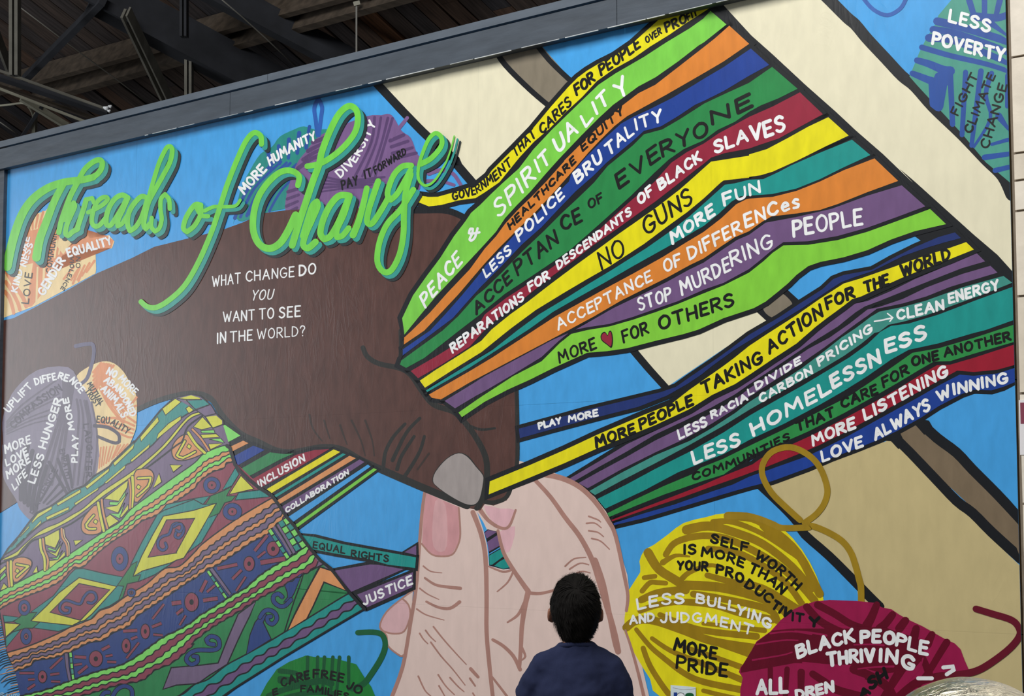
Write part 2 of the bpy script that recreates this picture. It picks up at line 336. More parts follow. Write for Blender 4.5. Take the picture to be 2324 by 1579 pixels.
fl = mk('flyer', *boxv(uvw(2319, 1000).x, uvw(2319, 1032).y, .0125, uvw(2319, 1000).x + .16, uvw(2319, 908).y, .0145), [pmat('flyer_paper', (225, 222, 225), .8)], mat_w=WALLM)
tag(fl, 'white flyer with maroon block taped to the cream pier beside the mural', 'flyer')
mk('flyer_print', *boxv(uvw(2321, 1000).x + .002, uvw(2319, 962).y, .0146, uvw(2319, 1000).x + .15, uvw(2319, 914).y, .0152), [pmat('flyer_maroon', (130, 60, 80), .8)], fl)
flo = mk('floor', *boxv(-30, -12, -.1, 30, 40, 0), [pmat('concrete_floor', (88, 86, 82), .8, nscale=3, bump=.2)]); tag(flo, kind='structure')
# ------------------------------------------------------------------ the mural
mural = empty('mural', 'huge colourful wall mural of two hands pulling many worded threads into a woven cloth', 'mural', mat=WALLM)
RM = 'Z 0,0'
a = Art('painted_sky', mural, .05, 'bright blue painted sky background')
E0 = [(0, 0)]
def wallquad(u0, v0, u1, v1, w, key, art):
    b = len(art.v); art.v += [Vector((u0, v0, w)), Vector((u1, v0, w)), Vector((u1, v1, w)), Vector((u0, v1, w))]; art.f.append((b, b + 1, b + 2, b + 3)); art.m.append(art._mi(key))
for i in range(5):
    for j in range(3): wallquad(i * 1.22 + .0002, vs[j] + .0002, (i + 1) * 1.22 - .0002, vs[j + 1] - .0002, 5e-5, 'sky', a)
a.build()
# giant cream bars of the loom
a = Art('painted_bar', mural, .12, 'cream and taupe bars outlined in black behind the threads')
a.poly('Z 858,178 1132,108 C 590,930 300,1230 F 2324,30 2060,250 2010,190 1850,40 B 1640,1175 1450,975 1290,815', 'cream')
a.poly('C 130,440 470,370 770,710 590,930 160,540', 'taupe')
a.line('B 1150,700 1290,850 1450,1020 1640,1210 1880,1410 F 1870,70 2040,270', 'black', 19, 20, z=.2)
a.line('C 90,430 180,570 400,790 600,960', 'black', 13, 12, z=.2)
a.line('C 440,370 560,520 680,640 790,740', 'black', 12, 12, z=.2)
a.poly('Z 1600,-20 1790,-20 D 690,0 1150,500 1800,1160 2170,1540 H 2190,340 2260,350 2260,1020 1900,760 1400,330 1120,80 D 900,1200 480,820 0,400 C 1960,0', 'cream')
a.line('D 600,-80 700,20 830,150 900,210 1000,330 1150,490 1290,640 1400,730 1560,910 1800,1140 2000,1350 2140,1490 H 2215,345', 'black', 27, 25, z=.2)
a.poly('Z 1596,-10 1622,-10 D 20,300 200,460 480,720 740,950 900,1100 1130,1300 1390,1549 H 1270,120 1400,230 1700,500 1900,680 2100,850 2236,985 2240,1300 1000,400 D 0,700 C 1900,60', 'black', z=.25)
a.poly('K 1300,150 1610,490 H -60,1540 170,1410 80,1325 0,1300 K 1850,0', 'cream')
a.line('K 1285,150 1420,310 1500,400 1600,510', 'black', 17, 16, smooth=3, z=.22)
a.poly('H 40,1310 250,1140 310,1130 430,1240 400,1300 200,1420 160,1420', 'black', z=.22)
a.poly('H 118,1300 150,1240 200,1200 265,1172 325,1210 368,1275 310,1330 230,1382 160,1360', 'taupe', smooth=3, z=.26)
a.poly('L 170,1310 1210,915 W 1000,-10 1450,440 2000,1000 2318,1260 Z 2324,1600 1980,1600 W 620,1420 0,850', 'sand')
a.poly('L 1270,870 1420,790 1460,850 W 1440,0 1660,170 1840,350 2070,580 2310,850 2310,1150 1800,680 1400,310 1100,0', 'taupe2')
a.poly('L 1130,930 1460,750 1520,760 1560,830 1480,880 1400,790 1280,870 1330,980 1260,1000 1200,935', 'black', z=.2)
a.line('L 1130,840 W 1060,10 1400,360 1640,610 1800,730 2000,930 2292,1195', 'black', 21, 24, smooth=3, z=.22)
a.line('L 1430,760 W 1440,-30 1640,120 1800,290 2050,540 2292,800', 'black', 24, 23, smooth=3, z=.22)
a.line('U 1660,215 1900,440 2050,600 W 100,950 350,1170 620,1440 X 760,560 860,660', 'black', 19, 22, smooth=3, z=.22)
a.build()
# ---- yarn balls far behind
def ball(label, pts, key, z, smooth=3):
    a = Art('painted_yarn_ball', mural, z, label); a.poly(pts, key, smooth=smooth); return a
def words(parent, z, *rows, name='lettering', label=None):
    for i, r in enumerate(rows):
        a = Art(name, parent, z + .002 * i, label); a.text(*r); a.build()
a = ball('cream and orange painted yarn ball at the left edge', 'E 30,1165 60,1050 130,860 220,760 290,725 400,690 440,640 555,640 640,720 740,840 785,920 960,905 1005,960 985,1020 840,1040 845,1200 840,1240 600,1370 300,1530 30,1630', 'oc', .45, 0)
a.poly('E 440,640 560,640 560,760 500,1000 560,1080 660,1010 800,1030 980,1015 1000,950 940,910 790,930 740,850 690,960 600,1010 440,1240 370,1420 280,1530 230,1540 290,1150 160,1180 90,1390 130,1120 200,880 330,850 400,720', 'oo')
a.strands('E 60,1230 120,1330 200,1450 230,1530', 'E 40,1400 80,1450 110,1540 120,1590', 3, 9, 'oo').strands('E 240,780 260,860', 'E 380,700 340,830', 4, 5, 'oo')
a.strands('E 560,1230 540,1330', 'E 330,1190 320,1500', 5, 5, 'oc').strands('E 700,1190 640,1330', 'E 830,1130 760,1230', 4, 5, 'oo').strands('E 650,1180 560,1290', 'E 720,1230 690,1310', 3, 5, 'oo').strands('E 500,950 480,1100', 'E 620,930 590,1010', 4, 4, 'oc')
bl = a.build()
words(bl, .8, ('MORE', 'E 195,1165 262,925', 48, 'white', 13, 'p'), ('KIND', 'E 150,1405 198,1215', 54, 'white', 14, 'p'), ('NESS', 'E 228,1180 290,985', 48, 'white', 12, 'p'), ('GENDER', 'E 385,1435 575,1130', 70, 'white', 18, 'p'), ('EQUALITY', 'E 605,1095 985,985', 72, 'white', 17, 'p'))
words(bl, .8, ('LOVE', 'E 250,1505 285,1240', 62, 'ink', 10, 'p'), ('COMMUNICATION', 'E 445,1235 500,900 548,650', 42, 'ink', 10, 'p'), ('NO', 'E 668,1095 668,1190', 38, 'ink', 8, 'p'), ('VIOLENCE', 'E 614,1095 614,1200 588,1270 532,1375', 34, 'ink', 8, 'p'))
a = ball('teal and blue painted yarn ball behind the title', 'E 2050,810 2110,520 2200,330 2290,190 B 260,1290 330,1200 450,1140 540,1110 640,1140 760,1160 F 640,100 600,450 370,480 180,520 0,590 -60,560', 'bt', .45)
a.strands('F -60,560 60,300 300,60', 'F 230,500 350,300 560,100', 7, 7, 'bb', jit=.2).strands('B 230,1340 250,1480', 'B 590,1110 560,1300', 5, 9, 'bb')
a.line('B 660,1190 645,1060 632,950 665,868 700,940 690,1040 672,1190', 'sblue', 9, 9)
bl = a.build(); words(bl, .8, ('MORE', 'F 20,350 215,140', 80, 'white', 19, 'p'), ('HUMANITY', 'B 245,1455 400,1350 645,1225', 78, 'white', 18))
a = ball('purple painted yarn ball behind the title', 'F 385,520 390,350 470,100 B 560,1330 700,1180 1080,1025 1220,1012 1280,1000 1330,1030 1400,1150 1480,1210 1530,1340 1560,1420 F 1500,420 900,700 500,650', 'pp', .5)
a.strands('B 1170,1030 1140,1250 1000,1549', 'B 1330,1040 1250,1300 1180,1549', 4, 6, 'pd', jit=.2).strands('B 1300,1240 1420,1190', 'B 1330,1400 1530,1350', 4, 8, 'pd', jit=.1).strands('B 490,1480 600,1400 700,1360', 'B 620,1250 680,1230 740,1200', 4, 9, 'pd').strands('F 700,190 900,230 1250,200', 'F 690,330 900,300 1100,290', 5, 5, 'pd').strands('F 400,330 500,300', 'F 380,520 480,470', 4, 7, 'pd')
a.line('B 1450,1035 1390,1110 1310,1200', 'pp', 8, 9).line('F 1640,170 1740,140 1850,170 1920,270', 'pp', 10, 8).line('F 1620,235 1740,235 1860,270', 'pp', 8, 7)
bl = a.build(); words(bl, .9, ('DIVERSITY', 'F 865,205 B 1000,1430 1175,1090', 72, 'white', 17, 'p'))
words(bl, .9, ('PAY', 'F 880,310 1015,265', 80, 'ink', 14), ('IT', 'F 1080,215 1140,190', 75, 'ink', 14), ('FORWARD', 'B 1170,1530 1440,1355', 62, 'ink', 13))
a = ball('teal and blue striped painted yarn ball at the top right', 'D 1760,-60 1600,130 1570,210 1500,320 1440,440 1400,540 1355,645 1420,720 1800,1130 2000,1370 2215,1540 2188,-60', 'tt', .3, 0)
a.strands('D 1590,180 1800,230 2190,350', 'D 1520,320 1750,350 2190,530', 3, 17, 'bb').line('D 1460,400 1700,470 2000,540 2190,600', 'bb', 13, 11).line('D 1420,510 1520,540 1640,590 1700,600', 'bb', 14, 22).line('D 1380,620 1560,690 1640,700', 'bb', 13, 24)
a.strands('D 1650,600 1600,900', 'D 1560,700 1560,880', 3, 22, 'bb').strands('D 1700,620 1720,1050', 'D 1960,600 1880,1230', 3, 12, 'bb').line('D 2050,620 2000,800 2040,1000 1900,1240', 'bb', 12, 6).strands('D 1860,0 1900,130', 'D 2120,0 2080,160', 3, 13, 'bb').line('D 1900,140 2100,150 2190,120', 'bb', 20, 14).line('D 2000,160 2190,290', 'bb', 18, 10)
a.line('D 2050,1220 2190,1180', 'bb', 7, 9).line('D 1990,1330 2200,1300', 'bb', 13, 11).line('D 2080,1440 2210,1410', 'bb', 12, 11).line('D 2110,980 2200,1080', 'bb', 16, 14).line('D 2190,640 2180,900', 'bb', 14, 9)
a.line('D 960,-20 1050,80 1170,128 1280,70 1330,-20', 'sblue', 9, 9)
bl = a.build(); words(bl, .6, ('LESS', 'D 1690,180 2030,270', 100, 'white', 26, 'm', 1), ('POVERTY', 'D 1550,370 2150,520', 105, 'white', 27, 'm'))
words(bl, .6, ('FIGHT', 'D 1765,975 1935,640', 68, 'ink', 15, 'p'), ('CLIMATE', 'D 1880,1125 2080,640', 70, 'ink', 15, 'p'), ('CHANGE', 'D 2025,1255 2180,720', 75, 'ink', 15, 'p'))
# ---- threads (ribbons)
def thread(label, spec, key, low=False, ow=20, rows=None):
    z = (.35, .5, .62) if low else (1.15, 1.45, 1.6)
    a = Art('painted_thread', mural, z[1], label); pts = P(spec)
    a.line(pts, 'black', ow, smooth=0, closed=True, z=z[0], caps=False); a.poly(pts, key)
    o = a.build()
    if rows: words(o, z[2], *rows)
    return o
LW = lambda t, s, h, w=20, **k: (t, s, h, 'white', w * .92) 
LB = lambda t, s, h, w=18, **k: (t, s, h * .94, 'ink', w)
thread('yellow thread at the top of the upper fan with black lettering', 'F 1525,412 1575,365 1640,375 1720,373 1880,328 2010,288 2080,255 2160,190 C 60,1500 246,1313 416,1138 586,933 736,763 816,683 896,623 996,563 1136,493 1296,383 1446,248 1596,113 1750,70 1945,20 1970,75 1866,143 1756,213 1626,303 1456,408 1306,513 1126,613 986,713 856,853 726,973 566,1133 436,1243 306,1383 G 130,245 0,335 F 2050,385 1900,405 1750,445 1640,458', 'yellow', rows=[
 LB('GOVE', 'F 1855,405 2050,352', 78, 15), LB('RNM', 'F 2065,342 2205,240', 78, 15), LB('ENT', 'F 2225,235 2370,95', 80, 16), LB('THAT', 'C 270,1382 450,1200', 85, 17), LB('CARES', 'C 505,1180 765,920', 90, 19), LB('FOR', 'C 812,838 967,708', 95, 23), LB('PEOPLE', 'C 1028,664 1366,416', 100, 23), LB('OVER', 'C 1425,378 1555,295', 60, 15), LB('PRO', 'C 1600,283 1775,196', 88, 22), LB('FIT', 'C 1790,180 1872,132', 60, 15)])
thread('light green thread of the upper fan with white lettering', 'F 1405,1440 1500,1240 1620,1070 1740,910 1860,720 1960,590 2010,515 2090,445 2180,355 G 150,260 300,125 C 430,1310 600,1130 750,985 900,840 1000,745 1150,645 1400,500 1600,370 1800,250 1920,165 1985,95 2125,215 1930,370 1880,400 1700,540 1500,680 1350,760 1200,870 1130,920 1000,1040 850,1190 650,1400 G 520,190 400,330 280,450 180,560 100,680 0,790 F 2000,930 1850,1090 1700,1250 1550,1430 J 1425,35', 'lime', ow=22, rows=[
 LW('PEACE', 'F 1610,1345 1930,950', 115, 24), LW('&', 'F 2005,775 2085,690', 95, 22), LW('SPIR', 'G 125,555 450,220', 145, 26), LW('IT', 'C 480,1520 580,1420', 125, 26), LW('UA', 'C 650,1345 815,1165', 135, 28), LW('L', 'C 890,1115 950,1040', 110, 28), LW('IT', 'C 985,1005 1095,895', 120, 28), LW('Y', 'C 1190,880 1270,800', 150, 30)])
thread('thin orange thread of the upper fan with black lettering', 'J 1422,62 F 1490,1549 1650,1390 1800,1220 2000,1010 G 0,830 100,720 180,610 300,480 420,365 540,240 700,60 C 700,1410 900,1210 1050,1070 1200,935 1350,820 1500,745 1700,590 1925,415 2020,340 2150,225 2325,385 2100,540 1930,640 1800,715 1600,830 1400,940 1250,1022 1138,1110 1008,1238 908,1345 728,1555 G 580,365 440,515 270,680 125,825 0,960 F 1900,1230 1750,1390 1600,1549 J 1420,122', 'orange', rows=[
 LB('HEALTHCARE', 'G 225,660 800,68', 62, 18), LB('EQUITY', 'C 865,1328 1220,992', 74, 19)])
thread('royal blue thread of the upper fan with white lettering', 'J 1410,165 F 1650,1549 1780,1410 1930,1240 2120,1010 G 0,985 130,850 270,700 440,540 580,400 740,240 C 760,1530 900,1370 1050,1220 1200,1085 1300,1030 1450,960 1650,860 1850,740 1930,690 2100,590 D 15,410 170,548 0,640 C 2100,800 1940,880 1850,920 1700,1020 1550,1110 1400,1150 1300,1240 1070,1430 960,1540 G 800,325 650,480 500,640 330,790 150,980 0,1130 F 2100,1160 2000,1270 1850,1440 J 1410,218', 'blue', rows=[
 LW('LESS', 'G 15,1085 235,865', 80, 20), LW('POLICE', 'G 305,768 700,370', 92, 22), LW('BRU', 'G 815,255 1035,60', 100, 27), LW('TAL', 'C 1090,1370 1310,1180', 105, 24), LW('ITY', 'C 1335,1145 1560,1065', 105, 24)])
thread('wide green thread of the upper fan with black lettering', 'J 1385,298 1398,262 F 1760,1549 1900,1420 2060,1240 G 0,1185 150,1040 330,855 520,675 680,515 820,385 960,250 C 1080,1460 1300,1280 1400,1180 1560,1138 1720,1045 1930,910 2100,830 D 0,700 195,565 410,750 250,830 100,890 0,945 C 2200,1070 2050,1140 1920,1235 1750,1310 1620,1400 1490,1520 G 1280,370 1080,550 900,710 750,840 600,945 400,1080 180,1225 0,1370 F 2100,1400 1930,1530 J 1600,240 1440,328', 'green', ow=22, rows=[
 LB('ACCE', 'F 2060,1405 G 240,1112', 108, 22), LB('PTAN', 'G 295,1065 645,778', 135, 24), LB('CE', 'G 690,672 855,590', 130, 26), LB('OF', 'G 925,480 1040,410', 85, 19), LB('EVE', 'G 1185,298 C 1540,1395', 135, 26), LB('RYO', 'C 1570,1375 1965,1185', 135, 27), LB('NE', 'C 2005,1095 2350,935', 130, 30)])
thread('crimson thread of the upper fan with white lettering', 'J 1480,355 1700,228 1900,105 F 2060,1530 G 0,1408 190,1262 420,1115 620,975 770,870 920,745 1100,575 1300,395 1490,245 C 1640,1430 1780,1335 1925,1262 2060,1170 2200,1095 D 0,988 200,900 430,780 625,965 450,1060 250,1170 100,1220 0,1255 C 2110,1345 1990,1385 1925,1440 G 1850,140 1700,260 1500,415 1330,535 1150,665 960,795 780,935 560,1095 360,1255 200,1375 40,1500 J 2000,140 1750,300 1545,418', 'red', rows=[
 LW('REPARATIONS', 'J 1850,195 Z 1189,681', 78, 22), LW('FOR', 'G 400,1208 570,1092', 78, 22), LW('DESCENDANTS', 'G 650,1012 1290,530', 70, 21), LW('OF', 'G 1365,440 1480,350', 82, 25), LW('BLACK', 'G 1545,310 1905,55', 88, 26), LW('SLA', 'C 2030,1345 2310,1235', 105, 28), LW('VES', 'D 25,1195 305,1100', 125, 30)])
thread('yellow thread of the upper fan with black lettering', 'J 1560,440 1700,345 1900,220 2100,90 G 60,1540 220,1410 380,1295 580,1140 800,975 980,845 1170,705 1350,580 1520,460 1720,305 1870,172 1930,118 1990,65 C 2324,1368 D 0,1305 150,1260 330,1165 500,1070 670,990 842,1145 640,1240 400,1360 200,1450 100,1480 0,1495 H 0,190 G 2324,205 2100,230 2075,248 1925,388 1780,508 1600,638 1400,788 1100,983 900,1097 700,1215 450,1368 230,1530 J 2100,190 1850,345 1605,502', 'yellow', rows=[
 LB('NO', 'G 1035,1015 1235,880', 165, 22), LB('GUNS', 'G 1420,712 1830,425', 160, 25)])
thread('teal thread of the upper fan with white lettering', 'J 1615,525 1900,350 2200,170 G 290,1545 480,1405 730,1255 920,1135 1120,1015 1420,825 1620,685 1800,545 1935,425 2110,268 2200,255 H 0,215 120,210 250,150 D 350,1400 600,1290 870,1180 1025,1310 H 800,110 600,210 400,290 200,335 0,350 G 2250,368 2170,415 2060,520 1925,630 1640,795 1300,985 1050,1130 800,1270 600,1385 400,1530 J 2000,325 1625,540', 'teal', ow=17, rows=[
 LW('MORE', 'G 1655,785 2020,530', 98, 28), LW('FUN', 'G 2110,450 2420,335', 105, 27)])
thread('orange thread of the upper fan with white lettering', 'J 1640,562 1800,470 2000,355 2200,235 G 430,1549 620,1425 820,1315 1070,1175 1320,1040 1570,900 1770,775 1925,682 2080,562 2210,440 2300,395 H 0,375 200,360 400,310 600,230 800,135 1060,35 1260,225 1000,320 750,420 600,470 400,500 190,525 110,570 0,650 G 2200,728 2080,808 1925,915 1800,975 1600,1085 1400,1185 1200,1285 960,1425 730,1549 J 2000,455 1745,605 1665,590', 'orange', rows=[
 LW('ACCEPTANCE', 'G 650,1545 1470,1110', 95, 19), LW('OF', 'G 1590,1035 1725,975', 108, 22), LW('DIFFER', 'G 1805,925 2260,680', 108, 23), ('ENCes', 'G 2300,645 H 210,515 425,450', 115, 'white', 24)])
thread('purple thread of the upper fan with white lettering', 'G 800,1540 1130,1352 1400,1222 1600,1122 1800,1012 1925,952 2080,845 2220,752 H 0,680 140,578 400,530 700,460 1000,350 1290,262 1490,440 1250,530 1000,620 750,690 500,735 290,742 180,822 100,890 0,970 G 2100,1130 1925,1190 1700,1290 1500,1360 1300,1430 1100,1490 900,1520', 'purple', ow=22, rows=[
 LW('STOP', 'G 1365,1375 1640,1275', 112, 22), LW('MURDE', 'G 1740,1240 2160,1015', 125, 23), LW('RING', 'G 2180,985 2530,815', 130, 24), LW('PEOPLE', 'H 380,700 955,590', 140, 27)])
thread('short purple thread near the dark hand', 'J 1778,618 2000,482 K 0,400 300,240 600,80 735,22 650,92 500,232 250,385 0,532 J 2050,575 1870,683', 'purple', ow=18)
thread('lime thread closing the upper fan with black lettering and a red heart', 'J 1900,720 2080,595 K 0,562 250,400 500,270 660,110 760,30 G 900,1545 1100,1512 1300,1455 1500,1388 1700,1315 1925,1222 2100,1152 H 0,1000 120,905 200,832 290,770 500,765 750,725 1000,655 1250,565 1530,462 1665,590 1400,650 1200,720 1000,810 800,870 600,910 500,945 400,1020 330,1090 240,1165 140,1245 40,1300 G 2100,1440 1880,1540 K 1750,30 1500,90 1250,155 1080,180 900,195 800,240 600,330 400,430 200,520 0,625 J 1930,760', 'lime2', ow=21, rows=[
 LB('MORE', 'K 660,285 980,155', 105, 19), LB('FOR', 'K 1225,110 1440,20', 112, 21), LB('OTHERS', 'G 1545,1545 2190,1330', 122, 25)])
a = Art('painted_heart', mural, 1.62, 'small red heart'); a.poly('K 1080,40 1060,12 1035,18 1018,50 1030,90 1075,125 1115,152 1128,90 1122,30 1108,0 1090,10', 'ink', smooth=3).poly('K 1080,48 1060,22 1038,28 1026,55 1037,86 1078,118 1108,138 1118,88 1114,34 1106,12 1092,20', 'red', smooth=3); a.build()
thread('navy thread below the upper fan with white lettering', 'K 300,862 600,780 900,695 1300,600 1550,540 1680,495 1800,410 2000,275 2150,168 H 0,1525 250,1380 430,1260 620,1140 710,1055 800,1020 1040,975 1200,885 1400,785 1600,700 1740,660 1790,708 1650,745 1500,790 1300,860 1050,985 900,1035 780,1080 650,1165 450,1300 250,1420 60,1540 K 2200,165 2000,310 1900,390 1780,470 1600,572 1350,670 1150,720 900,785 600,865 310,945', 'navy', ow=17, rows=[
 LW('PLAY', 'K 480,865 670,815', 55, 20), LW('MORE', 'K 740,805 995,748', 55, 20)])
thread('long yellow thread held by the dark thumb with black lettering', 'K 45,1325 400,1180 700,1050 1000,910 1400,740 1640,645 1800,520 1950,415 2100,310 2200,235 L 0,130 H 150,1520 400,1360 600,1220 800,1092 950,1047 1250,942 1500,852 1700,790 1835,742 1900,805 1700,885 1500,960 1300,1040 1100,1130 950,1200 870,1225 800,1280 650,1390 560,1460 L 400,110 200,240 0,375 K 2200,470 2000,565 1800,690 1500,830 1300,910 1000,1030 700,1165 400,1290 35,1440', 'yellow', ow=22, rows=[
 LB('MORE', 'K 985,1028 1320,895', 90, 26), LB('PEOPLE', 'K 1375,868 1830,650', 95, 25), LB('TAKING', 'K 1925,562 2440,275', 108, 25), LB('ACTION', 'L 175,195 620,-125', 112, 26), LB('FOR', 'H 665,1310 890,1205', 102, 26), LB('THE', 'H 985,1170 1180,1100', 98, 25), LB('WORLD', 'H 1295,1035 1700,885', 105, 27)])
# lower fan
thread('slim purple thread of the lower fan', 'K 745,1300 1000,1152 1250,998 1500,880 1800,728 2000,608 2150,535 L 0,400 200,272 420,115 H 650,1430 850,1272 1000,1240 1200,1155 1400,1055 1600,972 1800,882 1925,837 1995,905 1800,962 1600,1040 1300,1160 1100,1240 980,1285 900,1335 750,1455 L 520,108 250,290 0,455 K 2200,560 2000,672 1750,795 1500,912 1250,1062 1000,1200 790,1322', 'purple', True, 18)
thread('purple thread of the lower fan with white lettering', 'K 825,1340 1000,1242 1250,1108 1500,965 1750,845 2000,725 2200,605 L 0,490 300,290 500,155 H 680,1549 850,1430 1000,1312 1100,1290 1300,1222 1500,1125 1800,1012 2040,942 2100,1000 1900,1060 1700,1120 1500,1200 1300,1260 1080,1305 1000,1365 900,1435 L 640,140 430,285 200,430 0,560 K 2200,688 2000,815 1750,955 1500,1070 1200,1220 905,1385', 'purple', True, 18, rows=[
 LW('LESS', 'K 1715,955 1955,835', 80, 23), LW('RACIA', 'K 2000,775 2310,610', 62, 21), LW('L', 'L 0,545 40,528', 50, 18), LW('DIVIDE', 'L 65,500 440,275', 56, 20)])
thread('narrow teal thread of the lower fan with white lettering', 'K 920,1410 1200,1250 1500,1095 1800,970 2000,855 2200,725 L 0,605 200,475 450,315 650,162 H 780,1549 900,1470 1030,1372 1100,1330 1300,1290 1500,1235 1800,1125 2150,1028 2230,1085 2000,1175 1700,1285 1500,1360 1300,1415 1180,1440 1100,1500 L 1060,20 950,110 800,215 600,335 400,445 200,555 0,670 K 2100,835 1800,1005 1500,1165 1200,1320 970,1445', 'teal2', True, 16, rows=[
 LW('CARBON', 'L 100,610 535,360', 66, 21), LW('PRICING', 'L 595,300 1040,5', 68, 21), LW('CLEAN', 'H 1260,1400 1645,1310', 82, 23), LW('ENERGY', 'H 1695,1260 2110,1140', 82, 24)])
a = Art('painted_arrow', mural, .66, 'white painted arrow'); a.line('H 1060,1412 1130,1400 1210,1382', 'white', 3.6, 3.6).line('H 1170,1345 1215,1380 1190,1412', 'white', 3, 3, smooth=0); a.build()
thread('wide teal thread of the lower fan with large white lettering', 'K 990,1480 1250,1350 1500,1215 1800,1065 2100,895 L 0,720 200,605 450,465 650,345 850,225 1000,115 H 1110,1500 1200,1450 1350,1430 1600,1355 1900,1240 2235,1120 2258,1400 L 2000,-5 1900,20 1600,108 1350,162 1200,245 1000,385 800,510 600,625 300,785 0,925 K 2100,1085 1900,1165 1700,1245 1400,1405 U 105,465', 'teal', True, 22, rows=[
 LW('LESS', 'K 1845,1172 2245,1005', 110, 30), LW('HOMEL', 'L 40,890 690,520', 108, 30), LW('ESSN', 'L 715,490 1110,270', 112, 32), LW('ESS', 'L 1165,190 1500,65', 112, 32)])
thread('green thread of the lower fan with black lettering', 'U 125,512 400,375 700,235 1000,110 K 1900,1205 2100,1125 L 0,975 300,832 600,680 850,552 1000,452 1200,315 1380,188 1600,150 1900,62 H 2255,1440 L 2260,95 1900,195 1700,258 1560,262 1450,325 1250,445 1000,588 800,698 500,852 300,940 150,995 0,1065 K 2100,1265 U 1100,182 700,322 400,442 148,548', 'green2', True, 18, rows=[
 LB('COMMUNITIES', 'Z 1574,1090 1680,1052 1792,997', 17, 5), LB('THAT', 'L 410,852 720,720', 80, 22), LB('CARE', 'L 790,655 1085,530', 85, 22), LB('FOR', 'L 1140,480 1350,360', 88, 22), LB('ONE', 'L 1385,302 1600,240', 80, 23), LB('ANOTHER', 'L 1655,222 2210,80', 80, 22)])
thread('crimson thread of the lower fan with white lettering', 'U 165,580 500,452 800,338 1100,222 1300,135 1600,15 L 100,1080 330,975 530,885 820,735 1020,625 1270,485 1480,355 1590,292 1700,288 1900,230 2260,118 2260,290 2100,330 1900,350 1760,338 1600,425 1400,535 1200,645 1000,755 800,865 600,965 450,1030 150,1150 0,1205 U 1500,130 1200,235 900,345 600,445 180,592', 'red2', True, 17, rows=[
 LW('MORE', 'L 545,975 895,820', 88, 27), LW('LISTENING', 'L 985,755 1680,375', 90, 26)])
thread('blue thread closing the lower fan with white lettering', 'U 188,612 500,512 800,425 1100,320 1400,220 L 0,1235 150,1182 500,1058 620,1000 820,900 1020,790 1220,680 1420,570 1620,455 1780,372 1900,382 2100,362 2260,315 2260,435 2150,475 2050,505 1900,500 1800,535 1600,640 1450,738 1250,848 1100,920 900,1000 700,1075 500,1160 200,1270 0,1320 U 1400,290 1100,380 800,470 500,560 195,632', 'blue', True, 18, rows=[
 LW('LOVE', 'L 625,1105 960,975', 88, 26), LW('ALWAYS', 'L 1070,925 1530,665', 95, 26), LW('WINNING', 'L 1610,600 1720,540 2185,440', 90, 26)])
# ---- the light hand
a = Art('painted_hand', mural, .68, 'pale pink painted hand reaching up from below with brown outlines')
a.poly('Z 962,1108 957,1160 948,1250 940,1350 927,1435 910,1520 885,1600 1478,1600 1457,1510 1437,1465 1421,1435 1421,1400 1428,1340 1424,1305 1404,1240 1392,1193 1375,1160 1350,1128 1325,1105 1286,1083 1250,1070 1215,1055 1176,1045 1140,1120 1060,1130', 'skin')
a.poly('R 470,865 400,915 290,1010 245,1110 290,1170 300,1240 380,1305 410,1300 450,1150', 'skin')
a.poly('R 905,335 945,400 970,452 1040,465 1060,560 1100,640 1143,700 1140,718 1080,722 985,697 972,560 945,450', 'sky')
a.poly('R 952,470 975,450 1038,465 1055,520 1060,570 985,615 972,540', 'black').poly('R 955,475 978,455 1022,463 1036,470 968,512', 'purple').poly('R 972,535 1048,485 1058,560 982,602', 'purple')
a.poly('R 984,622 1065,575 1100,640 1140,700 1140,715 1080,722 985,695', 'black').poly('R 986,628 1060,585 1090,628 1005,690 987,690', 'teal').poly('R 1020,697 1060,665 1100,645 1138,704 1080,718', 'teal')
a.poly('R 560,205 780,300 790,480 770,560 730,622 640,632 585,612 530,550 540,340', 'nail').poly('R 620,260 690,290 700,560 640,600 600,520', 'nailhi', smooth=3, z=.69)
a.poly('R 400,920 440,962 450,1040 410,1140 340,1155 270,1140 246,1110 290,1010', 'nail2', smooth=2)
a.poly('R 950,290 1060,310 1165,320 1120,420 1060,435 1000,390', 'rose', smooth=2).poly('R 1055,470 1160,430 1140,560 1100,610', 'rose', smooth=2)
def sl(s, w0, w1=None): a.line(s, 'skinl', w0, w1)
sl('R 470,865 400,915 290,1010 245,1110 290,1170 300,1240 380,1305 405,1302', 4); sl('R 400,922 440,965 450,1040 410,1140 340,1157 270,1140 246,1110', 4)
sl('R 528,548 585,612 640,632 730,624 772,562 790,480 780,305', 4)
sl('R 550,195 530,340 510,600 490,850 450,1100 400,1380 320,1600', 7, 9); sl('R 875,335 930,480 960,640 968,900 968,1150 990,1400 1012,1600', 11, 9)
sl('R 1285,105 1400,230 1500,370 1600,500 1680,650 1730,800 S 1290,800 1350,1080', 9, 14); sl('R 1345,75 1480,105 1600,165 1700,260 1791,390 U 210,740 300,1150 335,1350 320,1500', 13, 7)
sl('R 925,320 980,390 1060,440 1120,430 1165,320', 10, 5); sl('R 1045,460 1080,600 1140,710 1200,800 1250,870', 7, 12); sl('R 1250,880 1330,885 1440,860', 8, 6); sl('R 1250,875 1230,960 1208,1100 1200,1250 1190,1390', 13, 8)
sl('R 1225,950 1180,1030 1110,1080', 9, 4); sl('R 1148,738 1110,810 1040,872', 5, 3); sl('R 985,702 1080,738 1142,722', 4, 6); sl('R 1010,1198 1080,1240 1150,1310 1195,1400', 7, 9); sl('R 1005,1450 1060,1520 1120,1600', 5, 6); sl('R 1205,1250 1230,1310 1200,1340', 7, 3)
sl('V 0,190 80,420 140,700 200,1010 230,1120', 14, 10); sl('V 310,900 370,1080 440,1330 500,1580', 5, 8)
